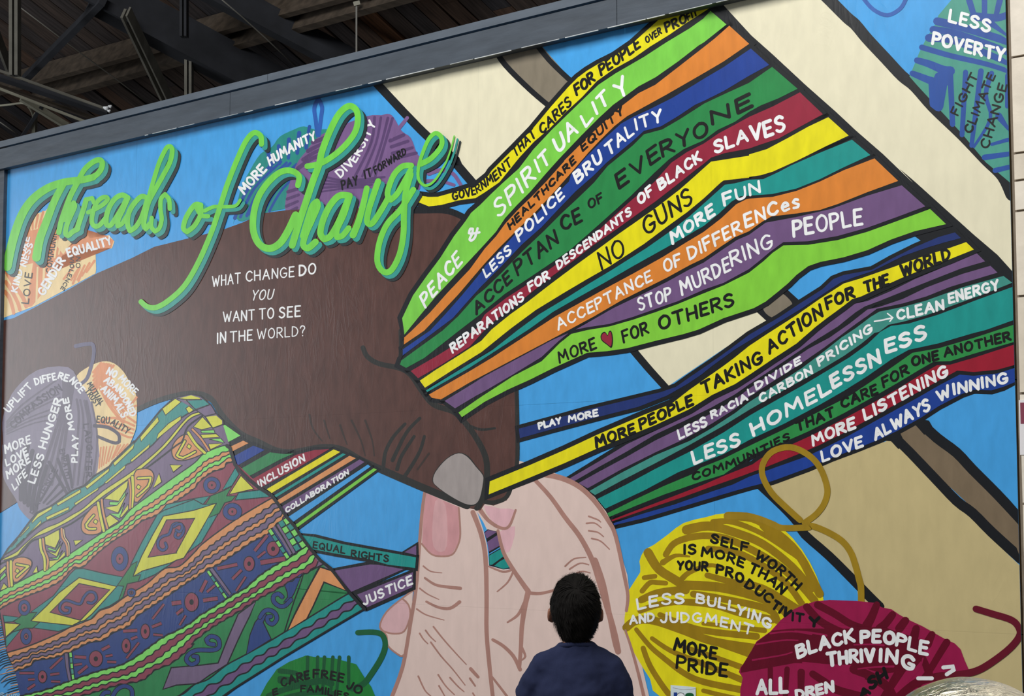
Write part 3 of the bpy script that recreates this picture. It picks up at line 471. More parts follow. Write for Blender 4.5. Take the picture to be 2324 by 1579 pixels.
for s_ in ('540,700 590,735 665,745', '515,850 570,890 645,925', '495,990 560,1030 680,1065'): sl('R ' + s_, 4, 2)
for s_ in ('550,780 620,825 700,840 790,850', '560,940 640,978 720,985 785,942'): sl('R ' + s_, 5, 8)
for s_ in ('515,1155 540,1195 570,1225', '555,1135 585,1175 622,1210', '608,1110 680,1200 760,1290 830,1365', '590,1215 660,1310 740,1400 822,1505', '505,1445 550,1540 590,1579', '640,1435 690,1510 750,1570', '720,1455 770,1510 815,1550', '645,1510 665,1545 690,1590', '875,1560 900,1600', '1645,410 1700,408 1745,440', '1660,460 1720,470 1760,500', '1680,512 1740,530 1800,585', '1660,362 1720,385 1740,400', '1500,700 1560,650 1640,640', '1530,720 1600,680 1660,690', '1580,745 1620,735 1670,745'): sl('R ' + s_, 4, 2.5)
sl('R 860,1395 910,1450', 8, 7); sl('R 855,1460 890,1510', 5, 4)
a.build()
# ---- the dark hand
a = Art('painted_hand', mural, .95, 'dark brown painted hand and forearm gripping the threads')
a.poly('Z -2,728 30,722 70,702 150,660 220,620 300,585 350,560 430,540 503,522 550,505 596,484 648,477 760,470 937,478 1002,476 1040,490 1075,520 1174,879 1177,970 1176,1055 1163,1104 1150,1135 1120,1147 1100,1143 1090,1158 1060,1152 1000,1128 962,1112 860,1069 800,1045 775,1028 731,1020 666,1030 627,1027 589,1010 545,987 503,950 478,912 439,897 387,906 336,921 310,935 200,1010 100,1080 38,1140 -2,1165', 'brown')
def dl(s, w0, w1=None, k='dline'): a.line(s, k, w0, w1)
dl('Z 310,930 345,914 387,900 439,892 478,904 505,943 545,983 589,1004 627,1022 666,1026 731,1015 775,1020 815,1042 860,1063 962,1107 1060,1147', 11, 17); dl('J 2130,1390 2090,1520 2060,1560', 14, 12)
dl('Z 1172,880 1174,970 1173,1055 1160,1104 1147,1130 1120,1140 1100,1138', 9, 10); dl('F 1490,490 1600,490 1750,490 1850,510 1960,560', 16, 14, 'black')
dl('J 1060,150 1100,230 1200,290 1380,330 1480,390 1570,520 1680,650 1850,710 1950,800 2060,950 2140,1120 2150,1300 2120,1480', 11, 14); dl('J 1390,0 1395,200 1370,310', 9, 12); dl('J 2000,840 2100,870 2220,858', 7, 5)
for s_ in ('590,740 620,860 700,970', '720,790 740,860 770,950', '860,830 890,920 920,1000', '960,790 1040,960 1080,1100', '1080,790 1140,960 1160,1100'): dl('J ' + s_, 5, 3, 'dline2')
for s_ in ('1430,820 1330,930 1260,1060 1240,1190', '1560,770 1440,900 1320,1140', '1600,930 1560,1060 1480,1200 1420,1290', '1510,930 1400,1100 1360,1220'): dl('J ' + s_, 7, 9)
dl('J 1640,1080 1590,1150 1540,1220', 5, 4, 'dline2')
a.poly('J 1900,1072 1990,1105 2060,1195 2118,1262 2124,1330 2095,1480 2040,1538 1950,1525 1820,1455 1710,1375 1670,1320 1695,1235 1790,1125', 'dline', smooth=3).poly('J 1900,1078 1980,1112 2055,1200 2112,1270 2116,1330 2085,1475 2035,1528 1950,1518 1820,1448 1712,1370 1677,1320 1700,1240 1795,1130', 'grey', smooth=3)
a.build()
# question painted on the forearm
words(mural, 1.1, *[(t, 'Z ' + s, h, 'white', w * .85, 'v', .25, it) for t, s, h, w, it in (('WHAT', '482,651 545,643', 25, 3.3, 0), ('CHANGE', '559,639 667,628', 24, 3.5, 0), ('DO', '680,626 716,621', 25, 4.4, 0), ('YOU', '570,682 617,679', 24, 3.0, .22),
 ('WANT', '507,731 577,726', 24, 3.6, 0), ('TO', '589,725 621,722', 25, 3.6, 0), ('SEE', '634,722 681,718', 25, 4.2, 0), ('IN', '493,780 512,777', 25, 3.8, 0), ('THE', '523,777 572,772', 25, 3.7, 0), ('WORLD?', '584,770 692,762', 24, 3.0, 0))], name='painted_question', label='thin white painted question on the dark forearm')
# ---- lower-left yarn balls
a = ball('cream and orange painted yarn ball beside the purple one at the left', 'I 675,590 780,510 900,465 1000,480 1090,560 1160,690 1200,780 1200,1000 1180,1100 M 1500,130 1350,255 1190,400 1140,450 1180,200 1100,0 I 720,760 700,660', 'oc', 1.2)
a.strands('I 890,480 820,560', 'I 1000,500 820,740', 6, 6, 'oo').strands('I 960,560 1000,700 1130,850', 'I 880,700 960,850 1080,1000', 5, 8, 'oo').strands('I 1200,780 1150,850', 'I 1190,1000 1120,950', 4, 5, 'oo').strands('I 860,1000 1000,960 1180,1030', 'I 880,1010 1100,1120 1160,1130', 4, 5, 'oo').strands('M 1520,40 1420,160', 'M 1200,80 1180,330', 9, 3.5, 'oo', jit=.2)
bl = a.build()
words(bl, 1.35, ('NO', 'I 935,575 1010,610', 62, 'white', 15, 'p'), ('MORE', 'I 1040,620 1175,760', 60, 'white', 14, 'p'), ('ABANDONED', 'I 915,640 1040,740 1110,860 1150,950', 58, 'white', 15, 'p'), ('ANIMALS', 'I 885,715 1000,830 1070,960', 62, 'white', 15, 'p'))
words(bl, 1.35, ('MUTUAL', 'I 765,665 880,850', 44, 'ink', 10, 'p'), ('TRUST', 'I 745,730 850,865', 46, 'ink', 10, 'p'), ('EQUALITY', 'I 850,1000 960,1010 1115,1105', 58, 'ink', 11, 'p'))
a = ball('dusty purple painted yarn ball at the lower left', 'I 20,1000 60,850 140,700 330,540 600,515 700,650 790,800 830,960 860,1150 875,1300 M 1180,200 1130,430 850,620 620,760 440,880 370,950 240,820 190,700 90,540 30,380 I 30,1200', 'lp', 1.25)
a.strands('I 60,1000 200,850 500,640', 'I 60,1100 300,1000 560,950', 7, 4, 'ld', jit=.3).strands('I 560,640 540,900 330,1549', 'I 650,640 600,950 520,1549', 4, 7, 'ld').strands('I 680,800 700,1000 650,1549', 'I 800,820 850,1150 800,1549', 5, 5, 'ld', jit=.3).strands('M 330,60 260,400 250,700', 'M 560,300 480,560 420,850', 5, 10, 'ldark').strands('M 600,250 800,620', 'M 800,180 860,560', 3, 7, 'ldark', jit=.2).strands('M 40,60 60,300', 'M 300,40 200,500', 3, 6, 'ld').strands('M 620,480 480,720', 'M 780,560 560,760', 3, 5, 'ldark')
a.line('I 665,330 760,312 815,318 825,400 795,530 760,620 705,665', 'strand', 9, 8).line('I 830,1030 950,1045 1040,1105 1048,1170 1000,1180 860,1125', 'ldark', 8, 7)
bl = a.build()
words(bl, 1.4, ('UPLIFT', 'I 80,915 150,830 285,690', 60, 'white', 14, 'p'), ('DIFFE', 'I 315,670 495,625', 62, 'white', 15, 'p'), ('RENCE', 'I 510,615 620,650 705,745', 60, 'white', 15, 'p'), ('LESS', 'I 305,1535 390,1290', 62, 'white', 15, 'p'), ('HUNGER', 'I 400,1230 545,800', 66, 'white', 16, 'p'), ('PLAY', 'I 680,1350 690,1120', 52, 'white', 15, 'p'), ('MORE', 'I 655,1060 625,900 600,785', 48, 'white', 15, 'p'),
 ('MORE', 'I 50,1275 270,1180', 72, 'white', 15), ('LOVE', 'I 60,1385 245,1280', 64, 'white', 15), ('MORE', 'I 70,1495 265,1345', 66, 'white', 15), ('LIFE', 'M 175,590 325,410', 84, 'white', 18))
words(bl, 1.4, ('COMPASSION', 'I 120,1055 330,850 545,720', 64, 'ldark', 12, 'p'), ('LAUGHTER', 'I 730,1020 760,1200 755,1480', 48, 'ldark', 12, 'p'), ('PATIENCE', 'M 415,885 530,640 690,350', 66, 'ldark', 14, 'p'), ('EMPATHY', 'M 705,110 800,470', 62, 'ldark', 13, 'p'))
# ---- yellow ball lower right
a = ball('large yellow and olive painted yarn ball at the lower right', 'U 345,1290 460,1110 452,1000 500,890 600,830 750,720 900,610 1130,550 1340,510 1700,560 1900,660 2100,880 2250,1150 V 2324,620 2200,700 1900,900 1640,1050 1500,1300 1510,1400 1500,1600 700,1600 560,1390 430,1180 300,920 320,640', 'yb', .75, 2)
Y = lambda s, w0, w1=None: a.line(s, 'yo', w0, w1)
Y('U 540,910 650,1080 850,1210 920,1290', 21, 20); Y('U 500,1165 610,1150', 11, 11); Y('U 480,1300 560,1215 640,1215 720,1220', 12, 11); Y('U 470,1390 640,1320 900,1290', 16, 20); Y('U 460,1500 640,1440 860,1410 1200,1440 1500,1530 V 1800,790', 13, 18)
Y('V 320,870 420,800 600,800 900,900 1200,1010 1640,1080', 19, 19); Y('V 660,740 800,800 1100,900 1640,960', 12, 16); Y('V 420,890 560,1060 700,1180 900,1330 1100,1420 1480,1500', 10, 16); Y('V 580,980 760,1100 1000,1200 1250,1300 1490,1400', 10, 15); Y('V 490,1080 560,1260 700,1480 800,1600', 12, 14)
Y('V 850,1050 1100,1130 1480,1270', 9, 14); Y('V 1100,1510 1300,1560 1480,1600', 10, 12); Y('V 1180,1000 1600,1130', 16, 24)
Y('U 720,930 800,820 950,760 1150,740 1400,790 1800,1000 2050,1200 2230,1400', 14, 18); Y('U 930,680 1150,640 1400,700 1700,820 2000,1050 2200,1280', 22, 16); Y('U 1200,600 1400,600 1700,720 2000,920', 14, 10); Y('U 1350,540 1600,560 1800,680 2060,920 2280,1330', 20, 19); Y('U 1700,640 1900,820 2080,950', 14, 20)
Y('U 690,1010 820,940 960,950', 14, 4); Y('U 880,1180 960,1110 1150,1040 1300,1060', 13, 8); Y('U 1140,1140 1400,1210 1700,1270 2050,1480', 13, 18); Y('U 920,1240 1250,1260 1600,1340 1850,1440 V 1950,720', 21, 22); Y('U 1000,1330 1300,1380 1750,1480 V 1850,800', 16, 16); Y('U 1150,870 1500,930 1900,1180 2100,1430', 14, 15)
Y('V 1100,830 1400,860 1720,900', 9, 12)
a.line('U 1340,545 1600,550 1800,620 1900,660 2150,655 2200,640 W 320,920 470,1010 560,1120 610,1250 650,1400 X 670,460 672,600', 'olive', 14, 15, z=.85)
a.line('W 100,830 L 570,1549 640,1450 660,1330 600,1160 500,1050 350,985 200,1020 120,1120 115,1230 190,1370 320,1500 430,1600', 'olive', 14, 14, z=.88)
bl = a.build()
words(bl, 1.02, ('SELF', 'U 1175,805 1400,870 1545,900', 88, 'ink', 24), ('WORTH', 'U 1625,960 1860,1120 2040,1290', 92, 'ink', 24, 'p'), ('IS', 'U 905,925 1020,920', 95, 'ink', 25), ('MORE', 'U 1085,945 1310,980 1500,1060', 90, 'ink', 24), ('THAN', 'U 1560,1100 1720,1180 1890,1330', 95, 'ink', 24, 'p'), ('YOUR', 'U 840,1080 1140,1095', 88, 'ink', 25), ('PRO', 'U 1235,1115 1390,1165 1490,1220', 92, 'ink', 26), ('DUC', 'U 1520,1255 1640,1330 1760,1425', 88, 'ink', 28, 'p'), ('TIV', 'U 1790,1465 1950,1570', 82, 'ink', 28, 'p'), ('MORE', 'V 805,1100 1020,1150 1225,1190', 122, 'ink', 28), ('PRIDE', 'V 830,1285 1100,1330 1335,1372', 128, 'ink', 28))
words(bl, 1.02, ('LESS', 'U 440,1485 660,1440 900,1425', 108, 'white', 26), ('BULL', 'V 1030,620 1230,660 1420,700', 95, 'white', 25), ('YING', 'V 1440,730 1600,790 1770,880', 95, 'white', 25), ('AND', 'V 360,840 600,800', 88, 'white', 22), ('JUDG', 'V 670,815 1080,820', 100, 'white', 22), ('MENT', 'V 1120,820 1340,870 1590,945', 98, 'white', 22))
# ---- red ball
a = ball('deep crimson painted yarn ball at the bottom right corner', 'X -20,690 60,652 200,605 350,590 620,600 820,620 880,665 980,685 1060,740 1150,790 1300,860 1440,940 1530,990 1620,1030 1680,1090 1720,1200 1765,1300 1720,1420 Z 2160,1600 1680,1600 V 1475,1500 1500,1380 1460,1320 1480,1270 1560,1180 1600,1080 1640,1010 1780,910 1890,790', 'rb', .98, 0)
Rr = lambda s, w0, w1=None: a.line(s, 'rd', w0, w1)
a.poly('X -20,880 200,880 600,880 900,860 1000,900 1250,980 1330,1150 1200,1300 900,1340 600,1250 0,1230 V 1480,1330 1480,1280 1640,1020 1800,900', 'rd', z=.99)
Rr('X 120,660 250,800 430,900 600,960', 17, 18); Rr('X 230,640 400,730 560,830 700,880', 17, 16); Rr('X 830,640 780,760 730,850', 16, 22); Rr('X 990,740 920,830 860,880', 17, 20); Rr('X 1120,800 1060,880', 18, 20); Rr('X 1230,880 1210,960', 17, 20); Rr('X 1390,940 1340,1040', 16, 22)
Rr('X 1540,1020 1460,1150 1350,1330 1250,1450', 17, 14); Rr('X 1300,1180 1360,1330', 14, 18); Rr('X 1100,1260 900,1579', 22, 16); Rr('V 1780,1280 1780,1600', 12, 12); Rr('V 1950,1290 1930,1600', 12, 12); Rr('V 2100,1320 2090,1600', 14, 12); Rr('X 60,1320 60,1579', 15, 14); Rr('X 600,1290 900,1440 1000,1579', 22, 20); Rr('X 180,1340 300,1420 420,1500 700,1579', 16, 20); Rr('X 1500,1360 1250,1420 1050,1579', 18, 20)
for s_ in ('0,905 150,920 320,950', '80,1225 300,1250 480,1310 700,1390', '600,1045 800,1040 900,1050', '640,1290 820,1270 1000,1265', '1300,1180 1260,1290 1130,1420'): a.line('X ' + s_, 'rb', 3, 5)
for s_ in ('1640,1040 1900,1000 2060,1000', '1600,1200 1900,1150 2000,1120', '1780,930 2000,910 2200,940'): a.line('V ' + s_, 'rb', 4, 3)
a.line('X 1835,680 2000,730 2200,795 2275,880 2275,960 2180,1080 2000,1220 1840,1310 1650,1350 1450,1370', 'rstr', 15, 17, z=1.0)
bl = a.build()
words(bl, 1.2, ('BLACK', 'X 35,1175 200,1110 600,1010', 125, 'white', 36), ('PEO', 'X 675,1025 850,1020 1000,1040', 122, 'white', 36), ('PLE', 'X 1030,1055 1200,1110 1340,1145', 128, 'white', 36), ('THRIV', 'X 340,1258 600,1225 800,1215', 128, 'white', 38), ('ING', 'X 860,1210 1020,1235 1190,1310', 130, 'white', 38), ('ALL', 'V 1645,1550 1950,1530', 150, 'white', 36), ('DREN', 'X 20,1600 390,1515', 100, 'white', 34))
w_ = Art('lettering', bl, 1.2); w_.line('X 1505,1275 1600,1265 1610,1300 1540,1345', 'white', 9, 9, smooth=0).line('X 1250,1385 1390,1385', 'white', 9, 9); w_.build()
words(bl, 1.2, ('SH', 'X 770,1500 935,1385', 112, 'ink', 36), ('A', 'X 670,1585 760,1540', 80, 'ink', 34), ('IT', 'V 2000,800 2110,815', 80, 'ink', 26), ('Y', 'V 2180,860 2270,860', 90, 'ink', 32))
# ---- green ball at the bottom
a = ball('green painted yarn ball cut off by the bottom edge', 'Q 980,1620 1080,1430 1200,1260 1350,1170 1550,1095 1650,1112 1900,1130 2150,1200 2250,1360 2330,1470 Z 860,1600 840,1620', 'gb', .75, 0)
G_ = lambda s, w0, w1=None: a.line(s, 'gd', w0, w1)
for x0, x1 in ((1570, 1560), (1690, 1680), (1770, 1750), (1870, 1850), (1950, 1920), (2060, 2060)): G_('Q %d,1115 %d,1500' % (x0, x1), 8, 7)
for y in (1280, 1370, 1400): G_('Q 1240,%d 1400,%d 1500,%d' % (y, y + 20, y + 60), 12, 10)
G_('Q 1100,1579 1300,1500 1700,1400 1850,1430', 12, 16); G_('Q 1300,1600 1600,1540 1900,1550', 12, 12)
a.line('R 95,1150 200,1147 260,1165 282,1230 255,1320 180,1440 R 130,1500 60,1530', 'gstr', 12, 14)
bl = a.build()
words(bl, 1.0, ('CARE', 'Q 1265,1470 1400,1420 1590,1370', 98, 'ink', 23), ('FREE', 'Q 1640,1365 1800,1370 1990,1415', 98, 'ink', 23), ('JO', 'Q 2030,1475 2190,1560', 95, 'ink', 24, 'p'), ('FAMILIES', 'Q 1490,1530 1700,1540 2050,1620', 78, 'ink', 20), ('E', 'Q 1160,1570 1210,1550', 70, 'ink', 20))
# ---- woven cloth
CZ = 1.5
cl = Art('woven_cloth', mural, CZ, 'painted patterned woven cloth in slanting bands')
edge = 'M 0,1470 20,1420 100,1290 230,1140 360,965 450,860 600,790 680,735 860,600 1010,540 1120,430 1310,310 1350,255 1480,130 1600,10 I 1190,1170 1410,900 1530,790 1680,758 1760,775 1850,850 1900,930 1955,985 1960,1020 O 640,700 700,920 760,1000 930,1200 1130,1290 1290,1520 P 1320,390 1420,500 1480,600 1600,760 1720,900 1850,1000 2070,1290 2160,1390 2245,1480 Q 1900,740 1600,920 1300,1100 1000,1290 700,1480 540,1600 Z 60,1600 N 240,1500 200,1290 100,1090 60,880 0,560'
cl.line(edge, 'black', 6, smooth=0, closed=True, z=CZ - .1, caps=False); cl.poly(edge, 'cpur')
cloth = cl.build()
def sect(label): return Art('cloth_band', cloth, CZ + .1, label)
def resample(pts, n):
    L_ = [0]
    for p, q in zip(pts, pts[1:]): L_.append(L_[-1] + math.hypot(q[0] - p[0], q[1] - p[1]))
    r = []; j = 0
    for i in range(n):
        d = L_[-1] * i / (n - 1)
        while j < len(pts) - 2 and L_[j + 1] < d: j += 1
        t = (d - L_[j]) / (L_[j + 1] - L_[j]); r.append((pts[j][0] + (pts[j + 1][0] - pts[j][0]) * t, pts[j][1] + (pts[j + 1][1] - pts[j][1]) * t))
    return r
def wave(pts, amp, wl, ph=0, n=150):
    q = resample(cat(pts, 4), n); r = []; d = 0
    for i, p in enumerate(q):
        b = q[min(i + 1, n - 1)]; a_ = q[max(i - 1, 0)]; tx, ty = b[0] - a_[0], b[1] - a_[1]; l = math.hypot(tx, ty)
        if i: d += math.hypot(p[0] - q[i - 1][0], p[1] - q[i - 1][1])
        o = amp * math.sin(d / wl * 2 * math.pi + ph + .8 * math.sin(d / wl * 1.3)); r.append((p[0] - ty / l * o, p[1] + tx / l * o))
    return r
def lerpc(A_, B_, t): return [(a_[0] + (b_[0] - a_[0]) * t, a_[1] + (b_[1] - a_[1]) * t) for a_, b_ in zip(A_, B_)]
def band(art, up, lo, keys, fr, amp=0, wl=24, lw=3.2, ends=(0, 0)):
    n = 150; A_ = resample(cat(P(up), 4), n); B_ = resample(cat(P(lo), 4), n)
    cur = []
    for i, f in enumerate(fr):
        c = lerpc(A_, B_, f); am = 0 if (i == 0 and ends[0] == 0) or (i == len(fr) - 1 and ends[1] == 0) else amp
        cur.append(wave(c, am, wl, i * .22) if am else c)
    for i, k in enumerate(keys): art.poly(cur[i] + cur[i + 1][::-1], k)
    for c in cur: art.line(c, 'black', lw, smooth=0)
a = sect('teal and yellow brick border of the cloth')
up0 = 'M 20,1420 100,1290 230,1140 360,965 450,860 600,790 680,735 860,600 1010,540 1120,430 1310,310 1350,255 1480,130 1600,10 I 1190,1170 1410,900 1545,790'
lo0 = 'M 60,1360 200,1270 330,1140 430,1050 540,965 650,930 830,840 900,775 1170,570 1260,505 1500,295 1570,255 1790,75 1850,20 I 1500,1030 1640,930 1720,890'
band(a, up0, lo0, ['cteal'], [0, 1])
for s_ in ('M 130,1262 210,1180 205,1190 140,1268', 'M 232,1142 350,1010 346,1040 240,1150', 'M 380,962 450,870 620,780 620,815 450,920 383,985', 'M 676,745 962,578 966,615 690,777', 'M 1018,545 1305,325 1302,365 1040,577', 'M 1350,265 1605,35 1592,90 1370,302', 'I 1230,1130 1385,950 1398,990 1240,1168', 'I 1425,880 1540,790 1592,820 1455,937', 'M 195,1255 290,1162 275,1185 195,1262', 'M 315,1135 490,950 492,985', 'M 548,912 822,788 824,822 560,948', 'M 888,745 1180,555 1172,585 900,772', 'M 1248,500 1500,288 1492,330 1270,512', 'M 1558,232 1792,36 1780,82 1572,257', 'I 1375,1150 1390,1100 1480,1010 1590,942 1592,975', 'I 1632,878 1662,856 1702,892 1660,922'):
    a.poly(s_, 'cyel').line(s_, 'black', 1.8, smooth=0, closed=True)
a.poly('I 1570,790 1680,762 1755,785 1762,800 1630,806', 'cyel').poly('I 1636,812 1790,800 1836,842 1710,882', 'cteal').poly('I 1752,902 1862,862 1895,922 1800,942', 'cpur').poly('I 1812,952 1900,940 1952,985 1952,1015 1872,1045', 'cyel')
for s_ in ('I 1560,790 1640,800 1770,800', 'I 1640,808 1720,890 1840,845', 'I 1720,890 1800,948 1890,925', 'I 1800,948 1870,1050 1955,1020'): a.line(s_, 'black', 2.4, smooth=0)
a.build()
a = sect('purple and yellow stripes of the cloth')
up1 = 'M 25,1415 190,1330 250,1275 430,1115 560,1035 700,980 850,890 1000,800 1230,600 1600,350 1940,60 I 1640,960 1745,910'
lo1 = 'M 50,1425 200,1375 270,1290 400,1165 560,1095 700,1025 850,945 1010,835 1250,650 1620,392 1980,72 I 1650,985 1770,925'
band(a, up1, lo1, ['cyel'], [0, 1], lw=2.4)
a.line('M 0,1475 150,1400 260,1340 380,1200 540,1150 700,1060 850,990 1050,850 1240,690 1530,490 1640,400 1800,290 2100,60 2180,0 I 1650,1040 1780,940', 'black', 4, 4); a.build()
a = sect('purple field with orange and yellow masks on the cloth')
def chev(*ps):
    for k, s_ in ps: a.poly(s_, k).line(s_, 'black', 1.8, smooth=0, closed=True)
def mask(orange, vee, sq, w=4.2):
    pts = cat(P(orange), 3, True); a.line(pts, 'black', 5, smooth=0, closed=True, caps=False); a.poly(pts, 'corg'); a.line(vee, 'black', w + 4.5, w + 4.5, smooth=2); a.line(vee, 'cyel', w, w, smooth=2)
    c = P(sq)[0]; q = [(c[0] + 4.5, c[1] - 1), (c[0] + 1, c[1] + 5), (c[0] - 4.5, c[1] + 1), (c[0] - 1, c[1] - 5)]; a.poly([(c[0] + (x - c[0]) * 1.5, c[1] + (y - c[1]) * 1.5) for x, y in q], 'black'); a.poly(q, 'cyel')
def stripe(s_, k, w): a.line(s_, 'black', w + 3, w + 3); a.line(s_, k, w, w)
mask('I 1640,1110 1560,1150 1515,1230 1530,1310 1600,1332 1720,1300 1795,1250 1720,1180', 'I 1625,1165 1555,1290 1610,1312 1715,1258', 'I 1662,1212')
stripe('I 1655,1090 1720,1190 1800,1268', 'cyel', 5.5); stripe('I 1690,1060 1765,1140 1835,1245', 'corg', 4)
chev(('cyel', 'I 1700,1040 1780,950 1862,1042 1772,1065'), ('cgrn', 'I 1765,1072 1880,1066 1890,1095 1770,1092'), ('cyel', 'I 1762,1108 1900,1100 1932,1130 1780,1140'), ('cgrn', 'I 1838,1148 1940,1140 1975,1180'), ('cyel', 'I 1830,1190 1960,1185 1850,1240'))
mask('M 1610,395 1700,342 1790,350 1832,420 1800,540 1720,640 1612,725', 'M 1650,448 1800,440 1770,545 1640,660', 'M 1655,552')
stripe('M 1582,430 1590,600 1575,785', 'cyel', 5.5); stripe('M 1542,460 1560,600 1552,805', 'corg', 4)
chev(('cyel', 'M 1245,692 1530,470 1520,560 1420,722'), ('cgrn', 'M 1308,728 1412,730 1505,600 1490,660 1410,775 1305,765'), ('cyel', 'M 1250,800 1400,770 1525,620 1410,862'), ('cgrn', 'M 1308,868 1415,868 1490,740 1430,930'), ('cyel', 'M 1430,900 1530,760 1535,820 1450,920'), ('cyel', 'M 1260,920 1315,878 1420,960 1300,1035'))
mask('M 1150,775 1060,850 985,960 985,1070 1060,1115 1205,1085 1200,920', 'M 1120,890 1030,1000 1060,1050 1140,1050', 'M 1142,965')
stripe('M 1172,740 1200,900 1240,1075', 'cyel', 5.5); stripe('M 1215,705 1232,850 1282,1045', 'corg', 4)
chev(('cyel', 'M 532,1150 705,1060 712,1170 660,1282 540,1240'), ('cgrn', 'M 570,1270 662,1302 720,1200 712,1240 665,1325 575,1300'), ('cyel', 'M 550,1312 660,1340 748,1215 680,1385'), ('cgrn', 'M 575,1392 672,1398 745,1310 690,1425'), ('cyel', 'M 582,1432 690,1420 772,1318 780,1370 590,1525'))
stripe('M 480,1180 490,1300 530,1400 535,1545', 'cyel', 5); stripe('M 512,1170 530,1300 572,1420 562,1530', 'corg', 4); stripe('M 735,1050 745,1150 795,1240 808,1370', 'corg', 4); stripe('M 760,1060 772,1150 820,1230 825,1360', 'oc', 2)
mask('M 150,1452 250,1395 350,1420 372,1480 N 300,130 170,215', 'M 200,1475 340,1500 N 200,155', 'N 208,85')
stripe('M 130,1440 N 130,100 140,260', 'cyel', 5.5); stripe('M 92,1450 N 95,100 110,270', 'corg', 4)
chev(('cyel', 'N -5,80 65,20 75,55 0,130'), ('cgrn', 'N 0,170 60,100 75,140 0,210'), ('cyel', 'N 5,320 45,230 92,280 60,300'))
for s_ in ('I 1495,1370 1600,1380 1520,1432', 'M 1828,565 1900,388 1930,492', 'M 880,1190 985,1185 900,1252', 'N 388,112 440,25 452,105', 'M 2030,288 2170,290 2070,375'): chev(('cyel', s_))
a.build()
a = sect('green and orange wavy stripes of the cloth')
band(a, 'N 0,330 100,275 200,230 480,85 640,0 M 700,1440 850,1340 1080,1190 1280,1060 1430,970 1560,820 1800,640 2060,450 2316,270 O 310,800 420,740 560,690 612,690', 'N 0,540 80,490 200,430 380,360 560,290 740,190 870,50 M 980,1510 1070,1430 1200,1310 1370,1180 1580,1050 1700,950 1860,890 2060,750 2316,570 O 270,1120 430,1000 560,960 600,900 690,870', ['cgrn', 'corg', 'cgrn', 'corg'], [0, .36, .58, .78, 1], 1.35, 17, 2.6, (0, 1)); a.build()
a = sect('maroon band with teal and yellow diamonds on the cloth')
band(a, 'N 0,545 80,495 200,435 380,365 560,295 740,195 870,55 M 980,1515 1070,1435 1200,1315 1370,1185 1580,1055 1700,955 1860,895 2060,755 2316,575 O 270,1125 430,1005 560,965 600,905 695,880', 'N 85,1060 350,980 700,830 940,700 1090,660 1190,560 1330,510 1500,390 1750,240 1960,60 M 2140,1500 2316,1340 P 330,690 700,420 1100,180 1165,155', ['cmar'], [0, 1])
def shape(k, s_, lw=2.4): a.poly(s_, k).line(s_, 'black', lw, smooth=0, closed=True)
shape('cteal', 'N 370,575 640,380 840,120 900,62 1000,58 1240,115 1480,160 1400,262 1478,268 1420,435 1310,505 1190,550 1080,665 880,745 700,808 400,765 470,700 370,680 440,580')
shape('cyel', 'N 945,165 1395,272 1100,600 1000,685 950,690 880,740 370,682 560,500 700,350'); shape('cmar', 'N 945,235 1312,310 960,675 598,580')
shape('cteal', 'M 1560,1480 1640,1420 1700,1280 1880,900 1990,760 2316,690 O 400,1290 320,1392'); shape('cteal', 'M 1560,1480 1700,1200 1880,880 1960,830 2316,700 O 320,1392 470,1378 P 500,345 300,690 130,815 0,900 M 2000,1500 N 1850,130 1650,215 1600,150')
shape('cyel', 'N 1592,150 M 1690,1380 1820,1130 1950,900 2316,830 P 475,222 240,640 90,875 0,900 M 2050,1455 1700,1555')
shape('cmar', 'M 1990,945 2316,928 P 222,398 0,805 M 2110,1340 1768,1392')
shape('cg', 'N 160,692 290,592 440,580 370,680 470,702 390,770 300,770 150,812 240,725'); shape('cg', 'M 1570,1480 1640,1440 N 1590,150 1680,130 1650,212 1520,240 1470,400 1420,435 1478,268 1400,262')
shape('cg', 'O 350,1392 412,1290 560,1230 662,1180 600,1290 712,1290 660,1350 580,1372 510,1500 380,1552 482,1380')
shape('cteal', 'O 550,1220 705,955 752,1030 665,1170'); shape('cteal', 'O 700,1340 745,1250 1020,1215 1115,1300 900,1322'); shape('cyel', 'O 772,1045 928,1205 632,1272')
shape('cteal', 'N 35,615 235,640 150,692 50,700'); shape('cyel', 'N 55,705 238,722 68,875'); shape('cteal', 'N 150,815 245,792 72,1000 66,885')
for c_, rx, ry, r2 in (('N 290,525', 13, 17, .5), ('N 312,868', 12, 18, .35), ('M 1430,1410', 18.5, 27, .42), ('O 425,1162', 18.5, 18, .5), ('O 670,1478', 21, 19, .45), ('N 1570,345', 9, 9, .4)):
    a.ell(c_, rx + 1.6, ry + 1.6, 'black').ell(c_, rx, ry, 'curl').ell(c_, rx * r2 + 1.5, ry * r2 + 1.5, 'black').ell(c_, rx * r2, ry * r2, 'cmar').ell(c_, 2.2, 3, 'black')
for s_ in ('M 1975,1220 1990,1275 1940,1308 1890,1265 1892,1190 1940,1142 2015,1115 2045,1050 2070,1000 2130,985 2185,1020 2190,1095 2140,1160 2092,1140 2105,1088', 'N 785,520 838,532 825,582 760,590 712,540 732,470 800,438 950,482 1000,400 1060,338 1130,350 1150,420 1100,470 1050,462', 'P 0,540 40,560 70,520 60,470 20,470 -30,500'):
    a.line(s_, 'black', 7.5, 7.5); a.line(s_, 'curl', 4.6, 4.6)
a.build()
a = sect('orange and purple wavy stripes of the cloth')
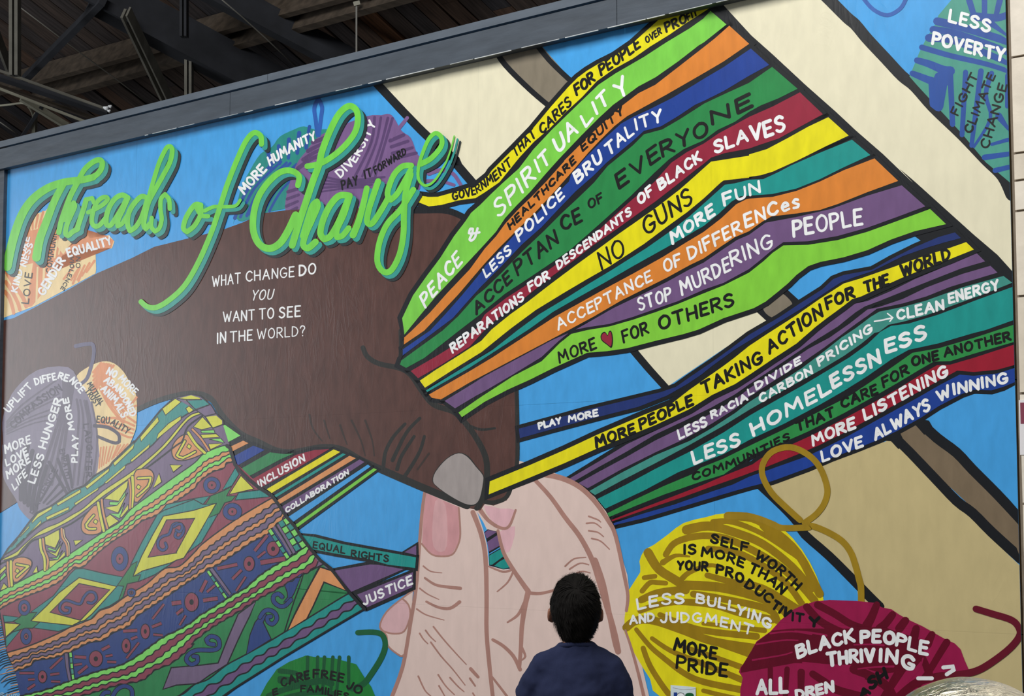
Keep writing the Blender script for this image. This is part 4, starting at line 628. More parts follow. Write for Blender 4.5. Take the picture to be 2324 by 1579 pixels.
band(a, 'N 85,1060 350,980 700,830 940,700 1090,660 1190,560 1330,510 1500,390 1750,240 1960,60 M 2140,1500 2316,1340 P 330,690 700,420 1100,180 1165,155', 'N 180,1280 350,1220 430,1150 640,1120 860,1040 1060,940 1230,910 1350,820 1540,740 1640,620 1900,450 2150,280 2316,170 P 200,1130 380,1000 480,960 740,790 900,680 1080,590 1160,500 1240,440 1295,375', ['corg', 'cpur', 'corg', 'cpur', 'corg'], [0, .26, .47, .62, .83, 1], 1.8, 19, 2.8, (0, 1)); a.build()
a = sect('navy band with red suns on the cloth')
band(a, 'N 180,1285 350,1225 430,1155 640,1125 860,1045 1060,945 1230,915 1350,825 1540,745 1640,625 1900,455 2150,285 2316,175 P 200,1135 380,1005 480,965 740,795 900,685 1080,595 1160,505 1240,445 1310,390', 'N 240,1579 560,1500 800,1410 1180,1280 1440,1210 1640,1100 1830,960 1960,870 2150,780 2316,680 P 250,1579 430,1470 590,1370 700,1300 830,1230 1000,1080 1200,950 1350,870 1480,780 1570,720', ['cblue'], [0, 1])
for s_ in 'N:230,1305,410,1305,24;335,1385,415,1380,20;330,1500,420,1440,28;600,1255,745,1120,25;600,1325,710,1310,24;610,1405,720,1410,20;890,1110,1030,1120,32;885,1210,980,1195,22;935,1310,1045,1220,32;1215,1030,1310,980,32;1260,1105,1345,1090,22;1280,1170,1390,1175,24;1510,1130,1660,940,22;1565,900,1640,870,26;1470,805,1640,795,32;1815,755,1930,710,30;1830,845,1945,855,22;1820,660,1960,480,22;2050,475,2165,460,45;2110,605,2185,555,28;2145,735,2220,615,20|P:935,790,1090,600,32;970,870,1065,795,24;1005,930,1300,880,50;490,1000,730,950,35;670,1125,780,1015,30;715,1270,830,1095,22;290,1280,360,1140,35;365,1280,460,1200,25;320,1380,495,1355,40;5,1540,80,1480,30'.split('|'):
    t_, r_ = s_.split(':')
    for q_ in r_.split(';'):
        x0, y0, x1, y1, w_ = q_.split(','); ln = '%s %s,%s %s,%s' % (t_, x0, y0, x1, y1); w_ = float(w_) / 5.264
        a.line(ln, 'black', w_ + 3, w_ + 3, smooth=0, caps=False); a.line(ln, 'cmar', w_, w_, smooth=0, caps=False)
for c_, rx, ry in (('N 507,1350', 9, 13), ('N 1145,1135', 14.5, 17.5), ('N 1507,980', 9, 15.5), ('N 1735,808', 9.5, 16), ('P 183,1400', 15, 20.5), ('P 870,942', 11.5, 16), ('P 1157,763', 13.5, 16)):
    a.ell(c_, rx + 1.8, ry + 1.8, 'black').ell(c_, rx, ry, 'cmar').ell(c_, rx * .28 + .8, ry * .28 + .8, 'black')
for s_ in ('N 790,1070 805,1230 835,1395', 'P 415,1000 520,1140 645,1310'): a.line(s_, 'black', 10, 8, smooth=0, caps=False); a.line(s_, 'cpur', 6.5, 5, smooth=0, caps=False)
a.line('P 1190,485 1290,650 1395,825', 'black', 19, 13, smooth=0, caps=False).line('P 1165,500 1270,660 1370,830', 'cpur', 6, 5, smooth=0, caps=False).line('P 1215,470 1315,640 1410,815', 'cpur', 7, 6, smooth=0, caps=False)
def dashes(s_, n, w_, ks):
    p, q = P(s_); 
    a.line([p, q], 'black', w_ + 3, w_ + 3, smooth=0, caps=False)
    for i in range(n):
        f = lambda t: (p[0] + (q[0] - p[0]) * t, p[1] + (q[1] - p[1]) * t); a.line([f((i + .1) / n), f((i + .9) / n)], ks[i % 2], w_, w_, smooth=0, caps=False)
dashes('N 840,1055 875,1385', 5, 5, ('cgrn', 'tt')); dashes('P 375,1025 600,1355', 5, 5, ('cgrn', 'cteal')); dashes('P 1110,530 1340,880', 5, 7, ('cgrn', 'cteal')); dashes('P 1240,430 1460,785', 5, 11, ('cteal', 'cgrn')); dashes('P 1300,395 1535,745', 5, 12, ('cgrn', 'cteal'))
a.build()
a = sect('green and maroon wavy stripes of the cloth')
band(a, 'N 240,1579 560,1500 800,1410 1180,1280 1440,1210 1640,1100 1830,960 1960,870 2150,780 2316,680 P 250,1579 430,1470 590,1370 700,1300 830,1230 1000,1080 1200,950 1350,870 1480,780 1550,715', 'N 700,1620 1000,1570 1400,1450 1700,1390 1850,1270 2060,1180 2316,960 Q 170,960 400,780 560,680 730,580 980,420 1170,320 1400,190 1600,85 1700,-20', ['cgrn', 'cmar', 'cgrn', 'cmar'], [0, .27, .54, .76, 1], 1.8, 22, 2.8, (1, 1)); a.build()
a = sect('green field with blue curls and an orange chevron on the cloth')
band(a, 'N 700,1620 1000,1570 1400,1450 1700,1390 1850,1270 2060,1180 2316,960 Q 170,960 400,780 560,680 730,580 980,420 1170,320 1400,190 1600,85 1750,10', 'Z 60,1610 N 1700,1640 Q 30,1579 220,1440 380,1380 600,1210 820,1090 1140,910 1320,800 1590,640 2050,360 2095,370', ['cg'], [0, 1])
shape('cpur', 'Q -60,1240 300,1210 500,1185 620,880 740,600 950,450 880,620 800,780 720,950 610,1200 400,1330 260,1430 0,1450 -160,1500', 3)
shape('corg', 'Q 1320,805 1480,480 1710,35 1850,80 2068,338 1765,220 1640,500 1560,660', 3.4)
shape('cblue', 'Q 1505,112 1290,250 1325,340 1330,400 1280,460 1360,440 1410,350'); shape('cblue', 'Q 835,1085 880,850 940,700 1020,600 1080,600 1040,700 1135,900')
for s_ in ('Q 1265,395 1220,360 1165,385 1165,450 1230,505 1300,500 1370,430', 'Q 1000,640 1050,570 1110,553 1180,590 1200,660 1150,720 1095,690 1090,640 1130,630', 'Q 450,965 385,950 360,905 420,865 500,900 512,990 440,1030 250,1032 150,1080 122,1150 180,1202 250,1170 252,1110 205,1105', 'N 1210,1590 1250,1540 1300,1535', 'N 1340,1590 1400,1500 1490,1460 1570,1500 1580,1590'):
    a.line(s_, 'black', 11.5, 11.5); a.line(s_, 'curl', 8, 8)
a.line('Q 1520,110 1480,250 1400,470 1290,820', 'black', 3, 3)
a.line('Q 1720,30 1480,470 1325,800', 'black', 3.5, 3.5); a.build()
a = sect('teal and purple wavy border of the cloth')
band(a, 'Q -60,1620 30,1579 220,1440 380,1380 600,1210 820,1090 1140,910 1320,800 1590,640 2050,360 2100,375', 'Q 420,1680 560,1579 700,1480 1000,1290 1300,1100 1600,920 1900,740 2240,540', ['teal', 'purple', 'teal'], [0, .36, .68, 1], 2.6, 40, 3.4, (0, 0)); a.build()
a = Art('cloth_outline', cloth, CZ + .9); a.line('O 605,690 640,715 700,915 760,990 860,1090 1000,1200 1140,1285 1220,1390 1310,1530 P 1420,500 1480,600 1600,760 1720,900 1850,1000 2070,1290 2160,1390 2250,1485', 'black', 8, 7, smooth=0); a.build()
a = Art('cloth_fringe', mural, CZ - .15, 'black and brown fringe along the left edge of the cloth'); rn = random.Random(3)
for i in range(34):
    t = i / 33; x = 2 + 210 * t ** 1.3; y = 620 + 900 * t; l = rn.uniform(45, 150) * (.5 + t)
    a.line('N %f,%f %f,%f %f,%f' % (x + 30, y, x - l * .5, y + l * .2, x - l, y + l * rn.uniform(.3, .7)), rn.choice(['black', 'ink', 'black', 'corg', 'dline2']), 2.6, .8)
a.build()
words(mural, 1.0, ('@samoartic', 'N 0,1590 450,1600', 60, 'sig', 13, 'v', .3), name='signature', label='pale painted signature in the bottom left corner')
# ---- threads between cloth and dark hand
def th2(label, s_, k, ow=14, rows=None):
    a = Art('painted_thread', mural, 1.42, label); pts = P(s_); a.line(pts, 'black', ow, smooth=0, closed=True, z=1.12, caps=False); a.poly(pts, k); o = a.build()
    if rows: words(o, 1.62, *rows)
th2('light green end of a thread leaving the cloth', 'O 475,500 580,440 765,570 610,652', 'cgrn'); th2('short orange thread leaving the cloth', 'O 640,705 800,630 862,660 655,765', 'corg'); th2('short blue thread leaving the cloth', 'O 690,815 920,690 1055,740 735,925', 'blue', 18)
th2('green thread between cloth and dark hand', 'O 765,970 1120,770 1280,790 1410,782 1250,850 840,1070', 'cg', 16)
th2('crimson thread between cloth and dark hand with white lettering', 'O 880,1105 1430,800 1650,742 1830,730 1400,985 1000,1195', 'red', 15, [LW('INCLUSION', 'O 990,1192 1535,870', 84, 22)])
th2('yellow thread between cloth and dark hand', 'O 1080,1210 1880,735 1960,765 1140,1255', 'yellow', 13); th2('slim teal thread between cloth and dark hand', 'O 1170,1285 1990,780 2025,795 1195,1305', 'teal', 13); th2('orange thread between cloth and dark hand', 'O 1205,1345 2070,810 2145,840 1235,1387', 'corg', 13)
th2('purple thread between cloth and dark hand with white lettering', 'O 1250,1425 2190,855 2250,885 1310,1505', 'purple', 13, [LW('COLLABORATION', 'O 1318,1490 2060,1030', 58, 20)])
th2('slim sky blue thread between cloth and dark hand', 'O 1340,1540 2290,915 2320,940 P 1400,440', 'sky', 12); th2('slim lime thread between cloth and dark hand', 'P 1420,480 J 1155,1208 1182,1222 P 1445,508', 'lime', 13)
th2('big purple thread between cloth and light hand', 'P 1885,1025 2316,950 R 230,690 405,720 60,870 P 2090,1278', 'purple', 15); th2('small purple wedge of a thread beside the light thumb', 'R 412,605 492,557 492,625', 'purple', 12)
th2('teal thread between cloth and light hand with black lettering', 'P 1500,602 1650,622 R 0,552 200,588 490,640 484,712 300,690 P 2316,890 1900,820 1610,765', 'teal', 13, [LB('EQUAL', 'P 1635,752 2010,822', 84, 18), LB('RIGHTS', 'P 2090,855 R 300,672', 84, 19)])
th2('purple thread between cloth and light hand with white lettering', 'P 2160,1310 R 470,740 465,842 160,978', 'purple', 15, [LW('JUSTICE', 'R 140,965 465,818', 58, 15)])
# ---- title
TT = [('E 700,400 745,325 805,270 865,242 898,264 890,320 850,372 790,402', 12, 13), ('E 820,395 740,415 660,425 560,440 420,490 290,585 200,710 140,860 95,1020 62,1180', 15, 21), ('E 560,450 480,600 410,780 350,940 320,1100', 15, 20),
 ('a 300,320 245,420 200,530 155,660 130,770', 13, 12), ('a 180,660 225,555 262,505 272,540 240,615 203,700 190,775 215,795 250,765 300,735', 10, 12), ('a 372,480 350,560 320,650 290,745', 12, 12), ('a 372,478 425,465 440,505', 10, 9), ('a 390,592 455,562 525,520 560,480 550,457 508,465 460,515 430,600 422,675 445,712 490,705 545,640', 10, 11),
 ('a 735,458 690,438 630,468 580,540 553,620 552,695 588,705 635,640 690,550 735,458', 12, 11), ('a 742,462 695,570 655,660 652,712 690,690 735,620', 12, 10), ('a 915,465 860,452 795,515 750,595 738,690 760,755 815,715 868,620 915,470', 12, 11), ('a 930,440 965,320 1015,160 1062,58 1085,20 1108,8 1127,20 1133,60 1112,150 1050,270 985,385 925,500 893,620 882,700 900,735 940,690', 10, 12), ('a 1112,560 1105,480 1070,432 1033,475 1030,570 1040,650 1020,730 980,760 947,715 952,640', 10, 10),
 ('E 1765,640 1710,640 1640,740 1612,840 1645,875 1710,820 1765,720 1765,650 1730,670 1770,730 1830,738', 12, 10), ('E 2298,105 2290,30 2230,5 2160,80 2080,250 1990,480 1920,700 1850,900 1740,1150 1620,1350 1480,1480 1370,1540 1290,1530 1240,1490', 12, 12), ('E 1800,690 1880,655 1980,655 2070,645 2112,595', 9, 7),
 ('b 372,130 378,60 315,22 235,38 145,120 82,220 50,340 48,460 90,555 165,588 240,550 300,460 355,345', 13, 17), ('F 570,105 B 700,1430 860,1320 980,1180 1015,1060 1000,965 935,932 850,1000 770,1150 700,1330 b 525,-20 480,100 430,250 380,400 330,565', 13, 16), ('b 405,500 435,400 475,280 510,245 515,285 475,380 430,480 410,560 445,585 500,540', 12, 15),
 ('b 745,205 672,205 605,275 555,380 535,475 560,520 605,500 655,420 700,320 745,205', 15, 14), ('b 748,205 705,340 655,450 655,505 695,495 740,440', 14, 13), ('b 772,490 812,390 848,260 872,150', 16, 13), ('b 955,100 920,200 885,310 875,395 910,405 970,320 1030,215', 14, 13), ('b 1195,-15 1130,-8 1065,60 1022,185 1045,235 1100,180 1190,20', 13, 13), ('b 1190,50 1155,180 1142,330 1138,480 1110,630 1050,745 990,755 948,680 965,540 1020,410 1120,300 1210,160', 14, 13),
 ('B 1570,1440 1660,1390 1745,1290 1750,1210 1700,1170 1640,1220 1590,1330 1550,1460 F 1550,220 1610,275 1690,230 1780,90 B 1830,1320 1862,1195', 13, 3)]
a = Art('painted_title', mural, 2.0, 'big flowing light green script title with teal and dark drop shadow')
for off, key, z in ((13.5, 'tdark', 1.75), (7.5, 'tteal', 1.8), (0, 'tlime', 1.85)):
    a.st = .012
    for s_, w0, w1 in TT: a.line([(x + off, y + off * .95) for x, y in P(s_)], key, w0 + (1 if off else 0), w1 + (1 if off else 0), smooth=5, z=z)
a.build()
# sticker
st = mk('sticker', *boxv(uvw(1524, 1570).x, uvw(1550, 1600).y, .0048, uvw(1581, 1570).x, uvw(1550, 1556).y, .0056), [pmat('sticker_paper', (206, 220, 224), .7, nscale=40, namt=.08)], mat_w=WALLM)
tag(st, 'small white paper sticker with blue and green doodles on the yellow yarn ball', 'sticker')
d = Art('doodle', st, 2.9); 
d.parent = st; d.poly('V 800,1528 835,1528 835,1600 800,1600', 'blue').ell('V 870,1560', 9, 7, 'black').ell('V 870,1562', 8, 6, 'white').ell('V 960,1558', 10, 6, 'gstr').line('V 790,1480 900,1500 1020,1490', 'grey', 1, 1); d.build()
class Blob:
    def __init__(s): s.v = []; s.f = []
    def ell(s, c, r, rot=None, seg=20, ring=12):
        b = len(s.v); R_ = rot or Matrix.Identity(3)
        for i in range(ring + 1):
            t = math.pi * i / ring
            for k in range(seg):
                u = 2 * math.pi * k / seg; s.v.append(Vector(c) + R_ @ Vector((r[0] * math.sin(t) * math.cos(u), r[1] * math.sin(t) * math.sin(u), r[2] * math.cos(t))))
        for i in range(ring):
            for k in range(seg): k2 = (k + 1) % seg; s.f.append((b + i * seg + k, b + (i + 1) * seg + k, b + (i + 1) * seg + k2, b + i * seg + k2))
        return s
    def tube(s, pts, close=True, seg=18):
        """pts: (x,y,z,rx,ry) rings stacked along a limb"""
        b = len(s.v); n = len(pts)
        for i, (x, y, z, rx, ry) in enumerate(pts):
            a_ = Vector(pts[max(0, i - 1)][:3]); c_ = Vector(pts[min(n - 1, i + 1)][:3]); d = (c_ - a_).normalized()
            e2 = Vector((0, 1, 0)) if abs(d.y) < .85 else Vector((0, 0, -1)); e2 = (e2 - d * e2.dot(d)).normalized(); e1 = e2.cross(d)
            for k in range(seg): u = 2 * math.pi * k / seg; s.v.append(Vector((x, y, z)) + e1 * rx * math.cos(u) + e2 * ry * math.sin(u))
        for i in range(n - 1):
            for k in range(seg): k2 = (k + 1) % seg; s.f.append((b + i * seg + k, b + i * seg + k2, b + (i + 1) * seg + k2, b + (i + 1) * seg + k))
        s.f.append(tuple(b + k for k in range(seg))[::-1]); s.f.append(tuple(b + (n - 1) * seg + k for k in range(seg))); return s
    def out(s, name, mat_, parent, voxel, sm=4, disp=None):
        bm = bmesh.new(); vs = [bm.verts.new(v) for v in s.v]
        for f in s.f:
            try: bm.faces.new([vs[i] for i in f])
            except ValueError: pass
        bmesh.ops.remove_doubles(bm, verts=bm.verts, dist=1e-5); bmesh.ops.recalc_face_normals(bm, faces=bm.faces)
        me = bpy.data.meshes.new(name); bm.to_mesh(me); bm.free(); me.materials.append(mat_)
        o = bpy.data.objects.new(name, me); C.objects.link(o); o.parent = parent
        r = o.modifiers.new('weld', 'REMESH'); r.mode = 'VOXEL'; r.voxel_size = voxel; r.use_smooth_shade = True
        if sm: q = o.modifiers.new('soft', 'SMOOTH'); q.iterations = sm; q.factor = .5
        if disp:
            t = bpy.data.textures.new(name, 'CLOUDS'); t.noise_scale = disp[1]; dm = o.modifiers.new('folds', 'DISPLACE'); dm.texture = t; dm.strength = disp[0]; dm.texture_coords = 'LOCAL'
        return o
# ------------------------------------------------------------------ roof over the hall: boards falling away behind the wall
Bd = (-N * math.cos(math.radians(25)) + Vector((0, 0, -1)) * math.sin(math.radians(25))).normalized()
RN = U.cross(Bd).normalized()
if RN.z > 0: RN = -RN            # faces down, towards the viewer
RP = hit(300, 150, CAM + FWD * 15, Vector((0, 1, 0)))
ROOFM = Matrix(((U.x, Bd.x, RN.x, RP.x), (U.y, Bd.y, RN.y, RP.y), (U.z, Bd.z, RN.z, RP.z), (0, 0, 0, 1))); ROOFI = ROOFM.inverted()
def rf(x, y, d=0.0): return ROOFI @ hit(x, y, RP + RN * d, RN)
woods = [pmat('roof_board_%d' % i, c, .85, nscale=6, namt=.5, bump=.4, stretch=(6, .5, 1)) for i, c in enumerate([(72, 60, 54), (62, 55, 54), (86, 66, 54), (56, 53, 56), (118, 80, 54)])]
cs = [rf(x, y) for x, y in ((-60, -40), (1700, -40), (-60, 420), (1300, 60))]
ua, ub = min(c.x for c in cs) - .6, max(c.x for c in cs) + .6; va, vb = min(c.y for c in cs) - 1.5, max(c.y for c in cs) + 1.0
ceil = empty('ceiling', kind='structure', mat=ROOFM)
rn = random.Random(11); PW = .19; n_ = int((ub - ua) / PW)
for i in range(n_):
    x0 = ua + i * PW; cut = rn.uniform(va + 1, vb - 1); th = rn.uniform(-.006, .012)
    for y0, y1 in ((va, cut), (cut + .006, vb)):
        v, f = boxv(x0 + .008, y0, -.03, x0 + PW - .008, y1, th); mk('roof_board', v, f, [rn.choice(woods[:4] * 4 + woods[4:])], ceil)
v, f = boxv(ua - 6, va - 24, -.08, ub + 12, vb + 4, -.035); mk('roof_deck', v, f, [pmat('roof_dark', (34, 32, 34), .9)], ceil)
stl = pmat('dark_steel', (46, 50, 56), .5, 0, .4, nscale=5, namt=.25); brn = pmat('old_timber', (74, 64, 54), .85, nscale=5, namt=.4, stretch=(.4, 4, 4), bump=.12); gry = pmat('weathered_grey_post', (104, 102, 94), .7, nscale=7, namt=.25); dk = pmat('dark_timber', (40, 42, 48), .8, nscale=5, namt=.3)  # dk: dark blue-grey tone for rafters, braces and webs
lt = pmat('pale_pipe', (150, 148, 132), .5, nscale=6, namt=.15); wire = pmat('conduit_grey', (108, 106, 100), .45)
roof = empty('roof_frame', 'dark timber and steel roof frame of beams and posts above the mural wall', 'roof frame')
def member(name, x0, y0, x1, y1, pxw, m, d, dep=None, label=None, parent=None, cat_='beam', group=None):
    p = ROOFM @ rf(x0, y0, d); q = ROOFM @ rf(x1, y1, d)
    sc = ((p + q) / 2 - CAM).dot(FWD) / FP; w = pxw * sc
    v, f = beam(p, q, w, dep or w * 1.1, RN if abs((q - p).normalized().dot(RN)) < .95 else U)
    o = mk(name, v, f, [m], parent or roof)
    if label: tag(o, label)
    return o
member('purlin', -80, 216, 960, -72, 13, brn, .16, .20, 'brown roof purlin, upper of the two long ones crossing above the wall frame')
member('purlin', 80, 214, 1000, -46, 17, brn, .20, .22, 'brown roof purlin, lower of the two long ones crossing above the wall frame')
member('purlin', 540, 82, 1050, -58, 10, brn, .12, .16, 'brown roof purlin ending near the hanging rod')
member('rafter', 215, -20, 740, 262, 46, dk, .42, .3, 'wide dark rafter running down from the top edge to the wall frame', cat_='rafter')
member('rafter', 470, -30, 1000, 250, 26, dk, .30, .2, 'dark rafter right of the wide one', cat_='rafter')
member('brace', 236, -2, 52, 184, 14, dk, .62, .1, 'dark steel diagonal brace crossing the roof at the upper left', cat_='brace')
member('brace', 280, 30, 374, 228, 6, gry, .62, .08, 'grey twin brace leg falling to the wall frame, left leg', cat_='brace')
member('brace', 291, 26, 386, 226, 4.5, gry, .64, .08, 'grey twin brace leg falling to the wall frame, right leg', cat_='brace')
member('brace', -8, 78, 24, 164, 7, gry, .6, .08, 'short grey brace at the left edge under the post', cat_='brace')
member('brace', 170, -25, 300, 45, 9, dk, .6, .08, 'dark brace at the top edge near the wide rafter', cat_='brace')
def post(x, y0, y1, pxw, label, d, m=gry):
    t = empty('roof_post', label); t.parent = roof
    p = ROOFM @ rf(x, y0, d); q = CAM + ray(x, y1) * ((p - CAM).dot(FWD) / ray(x, y1).dot(FWD)); sc = (p - CAM).dot(FWD) / FP
    for k, o_ in ((-1, -.28), (1, .28)):
        v, f = beam(p + RGT * o_ * pxw * sc, q + RGT * o_ * pxw * sc, pxw * .34 * sc, .1, FWD); mk('flange', v, f, [m], t)
    v, f = beam(p + FWD * .03, q + FWD * .03, pxw * .4 * sc, .04, FWD); mk('web', v, f, [dk], t)
post(34, -30, 172, 22, 'grey double post hanging from the roof at the far left', .7)
post(429, 122, 232, 18, 'short grey post rising from the wall frame', .5)
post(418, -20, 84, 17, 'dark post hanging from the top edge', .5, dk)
# long girder at the left
g = empty('girder', 'long dark girder with a brown web running down to the small white lamp'); g.parent = roof
member('flange', -30, 150, 246, 249, 3, gry, .92, .02, parent=g); member('web', -30, 166, 245, 258, 21, dk, .86, .03, parent=g); member('web', -30, 186, 225, 272, 12, brn, .84, .02, parent=g); member('flange', -30, 190, 196, 277, 3, lt, .9, .02, parent=g)
member('strut', 48, 222, 152, 286, 11, lt, .8, .05, 'pale slanting strut behind the top left corner of the frame', cat_='strut'); member('strut', 95, 240, 46, 316, 7, dk, .78, .05, 'dark strut crossing the pale strut at the left', cat_='strut'); member('strut', 79, 262, 78, 305, 8, lt, .75, .05, 'short pale upright under the curved pipe', cat_='strut')
def pipe(name, pts, pxr, m, d, label, catg):
    ps = [ROOFM @ rf(x, y, d) for x, y in pts]; sc = (ps[0] - CAM).dot(FWD) / FP
    b_ = Blob().tube([(*p, pxr * sc, pxr * sc) for p in ps], seg=8); o = mk(name, b_.v, b_.f, [m], smooth=True); tag(o, label, catg); return o
pipe('conduit', [(40, 12), (132, 82), (148, 95), (255, 173), (345, 242)], 1.4, wire, .5, 'thin pale conduit running diagonally past the dark brace', 'conduit')
pipe('conduit', [(495, -8), (549, 38), (600, 84), (675, 155)], 1.5, wire, .5, 'thin pale conduit falling to the middle of the wall frame', 'conduit')
pipe('pipe', cat([(-5, 240), (25, 237), (52, 234), (66, 244), (75, 262), (78, 285)], 5), 2.6, lt, .7, 'curved pale pipe behind the top left corner of the frame', 'pipe')
pipe('conduit', [(0, 277), (40, 305)], 1.4, wire, .6, 'short pale conduit below the curved pipe', 'conduit')
rod = empty('hanging_rod', 'thin rod with a pale bracket hanging above the middle of the frame', 'rod')
p = ROOFM @ rf(809, 10, .3); q = CAM + ray(809, 128) * ((p - CAM).dot(FWD) / ray(809, 128).dot(FWD))
v, f = beam(p, q, .012, .012, FWD); mk('shaft', v, f, [wire], rod); v, f = beam(p + RGT * -.02, p + RGT * .025 + Vector((0, 0, .012)), .03, .03, FWD); mk('bracket', v, f, [lt], rod)
lam = empty('work_lamp', 'small white lamp fixed to the end of the dark girder', 'lamp')
wl = pmat('lamp_white', (235, 238, 242), .4); pc = ROOFM @ rf(245, 245, 1.05)
for dx, dz, s_ in ((-.02, 0, .03), (.012, .012, .022), (.005, -.022, .02)):
    b_ = Blob().tube([(pc.x + dx - s_ * .5, pc.y, pc.z + dz + s_ * .2, s_ * .25, s_ * .25), (pc.x + dx, pc.y, pc.z + dz, s_ * .45, s_ * .45), (pc.x + dx + s_ * .6, pc.y - .01, pc.z + dz - s_ * .2, s_ * .6, s_ * .6)], seg=14); mk('lamp_head' if dz == 0 else 'lamp_clip', b_.v, b_.f, [wl], lam, smooth=True)
# ------------------------------------------------------------------ domed bin in the foreground
ZB = 3.6; sB = ZB / FP; RB = 236 * sB
bc = Vector(((2184 - CX) * sB, ZB, CAMZ - (1531 - HOR) * sB - RB)); 
m = bpy.data.materials.new('scratched_steel'); m.use_nodes = True; n = m.node_tree.nodes; L = m.node_tree.links; p_ = n['Principled BSDF']
p_.inputs['Metallic'].default_value = 1; p_.inputs['Base Color'].default_value = (.80, .78, .68, 1)
tc = n.new('ShaderNodeTexCoord'); mp = n.new('ShaderNodeMapping'); mp.inputs['Scale'].default_value = (5, 12, 12); L.new(tc.outputs['Object'], mp.inputs[0])
nz = n.new('ShaderNodeTexNoise'); nz.inputs['Scale'].default_value = 5; nz.inputs['Detail'].default_value = 9; nz.inputs['Distortion'].default_value = 2; L.new(mp.outputs[0], nz.inputs[0])
mr = n.new('ShaderNodeMapRange'); mr.inputs[1].default_value = .35; mr.inputs[2].default_value = .65; mr.inputs[3].default_value = .08; mr.inputs[4].default_value = .26; L.new(nz.outputs[0], mr.inputs[0]); L.new(mr.outputs[0], p_.inputs['Roughness'])
bp = n.new('ShaderNodeBump'); bp.inputs['Strength'].default_value = .55; bp.inputs['Distance'].default_value = .008; L.new(nz.outputs[0], bp.inputs['Height']); L.new(bp.outputs[0], p_.inputs['Normal'])
MATS['steel'] = m
bin_ = empty('dome_top_bin', 'scratched shiny steel dome-topped bin cut off by the bottom right corner', 'bin', mat=Matrix.Translation((bc.x, bc.y, 0)))
def lathe(prof, seg=64):
    v = []; f = []
    for r, z in prof: v += [(r * math.cos(2 * math.pi * k / seg), r * math.sin(2 * math.pi * k / seg), z) for k in range(seg)]
    for i in range(len(prof) - 1):
        for k in range(seg): k2 = (k + 1) % seg; f.append((i * seg + k, i * seg + k2, (i + 1) * seg + k2, (i + 1) * seg + k))
    return v, f
rn = random.Random(2)
v, f = lathe([(RB * math.cos(t) + .0001, bc.z + RB * math.sin(t)) for t in [math.pi / 2 * i / 26 for i in range(27)]])
v = [tuple(Vector(q) * 1.0 + Vector((q[0], q[1], q[2] - bc.z)).normalized() * .0022 * noise.noise(Vector(q) * 14)) for q in v]
mk('dome_lid', v, f, [m], bin_, smooth=True)
v, f = lathe([(RB * 1.03, bc.z - .03), (RB * 1.04, bc.z - .01), (RB * 1.01, bc.z)]); mk('rim', v, f, [m], bin_, smooth=True)
v, f = lathe([(.001, 0), (RB * .96, 0), (RB * .97, bc.z - .03), (RB * 1.03, bc.z - .03)]); mk('bin_body', v, f, [m], bin_, smooth=True)
# ------------------------------------------------------------------ the child
ZP = 5.73; sP = ZP / FP
def wx(px): return (px - CX) * sP
def wz(py): return CAMZ - (py - HOR) * sP
skin = pmat('child_skin', (150, 100, 78), .55, nscale=30, namt=.05); hairm = pmat('black_hair', (24, 22, 21), .75, 0, .1, nscale=60, namt=.3, bump=.4, stretch=(1, 1, .2)); shirt = pmat('navy_tshirt', (38, 44, 72), .9, 0, .15, nscale=220, namt=.06, bump=.15, bdist=.001)
short = pmat('dark_trousers', (40, 42, 48), .9, 0, .2, nscale=90, namt=.1); shoe = pmat('shoe_rubber', (60, 60, 64), .7)
X0 = wx(1307); Y0 = ZP
person = empty('person', 'child seen from behind in a navy short-sleeved t-shirt looking up at the mural', 'person', mat=Matrix.Translation((X0, Y0, 0)))
HT = wz(1302); hz = HT - .108; hx = wx(1305) - X0   # head centre
SH = wz(1488)
b = Blob()
tilt = Matrix.Rotation(math.radians(24), 3, 'X')   # face (towards +Y) turned up
b.ell((hx, .012, hz), (.070, .088, .098), tilt).ell((hx, .055, hz - .045), (.052, .055, .062), tilt)
fc = lambda x, y, z: Vector((hx, .012, hz)) + tilt @ Vector((x, y, z))
b.ell(fc(0, .098, -.012), (.011, .014, .020), tilt).ell(fc(0, .09, .005), (.007, .012, .022), tilt).ell(fc(0, .086, -.052), (.020, .010, .007), tilt).ell(fc(0, .080, -.082), (.018, .016, .014), tilt)
for sx in (-1, 1):
    b.ell(fc(sx * .074, .004, -.022), (.010, .017, .029), tilt).ell(fc(sx * .083, -.004, -.020), (.006, .012, .024), tilt); b.ell(fc(sx * .028, .080, .004), (.013, .010, .009), tilt)
b.tube([(0, -.012, SH - .03, .050, .050), (hx * .5, -.012, SH + .03, .043, .044), (hx, .0, hz - .05, .042, .046)])
wst = .72
def hand(b, o, d, t, p):
    """o wrist, d towards the fingers, t thumb side, p palm side"""
    d = d.normalized(); t = (t - d * t.dot(d)).normalized(); p = (p - d * p.dot(d) - t * p.dot(t)).normalized(); F = lambda a_, c_, e_: o + d * a_ + t * c_ + p * e_
    b.ell(F(.034, 0, 0), (.040, .032, .015), Matrix((d, t, p)).transposed())
    for c_, l_ in ((-.026, .046), (-.009, .058), (.009, .064), (.026, .056)):
        q = [F(.055, c_, 0), F(.060 + l_ * .5, c_ * 1.08, .006), F(.060 + l_ * .8, c_ * 1.1, .018), F(.060 + l_, c_ * 1.1, .032)]
        for u_, w_, r0 in ((q[0], q[1], .0085), (q[1], q[2], .0078), (q[2], q[3], .007)):
            for k in range(5): b.ell(u_.lerp(w_, k / 4), (r0, r0, r0), seg=10, ring=6)
    q = [F(.012, .026, .006), F(.034, .046, .012), F(.058, .052, .020)]
    for u_, w_, r0 in ((q[0], q[1], .0105), (q[1], q[2], .0088)):
        for k in range(5): b.ell(u_.lerp(w_, k / 4), (r0, r0, r0), seg=10, ring=6)
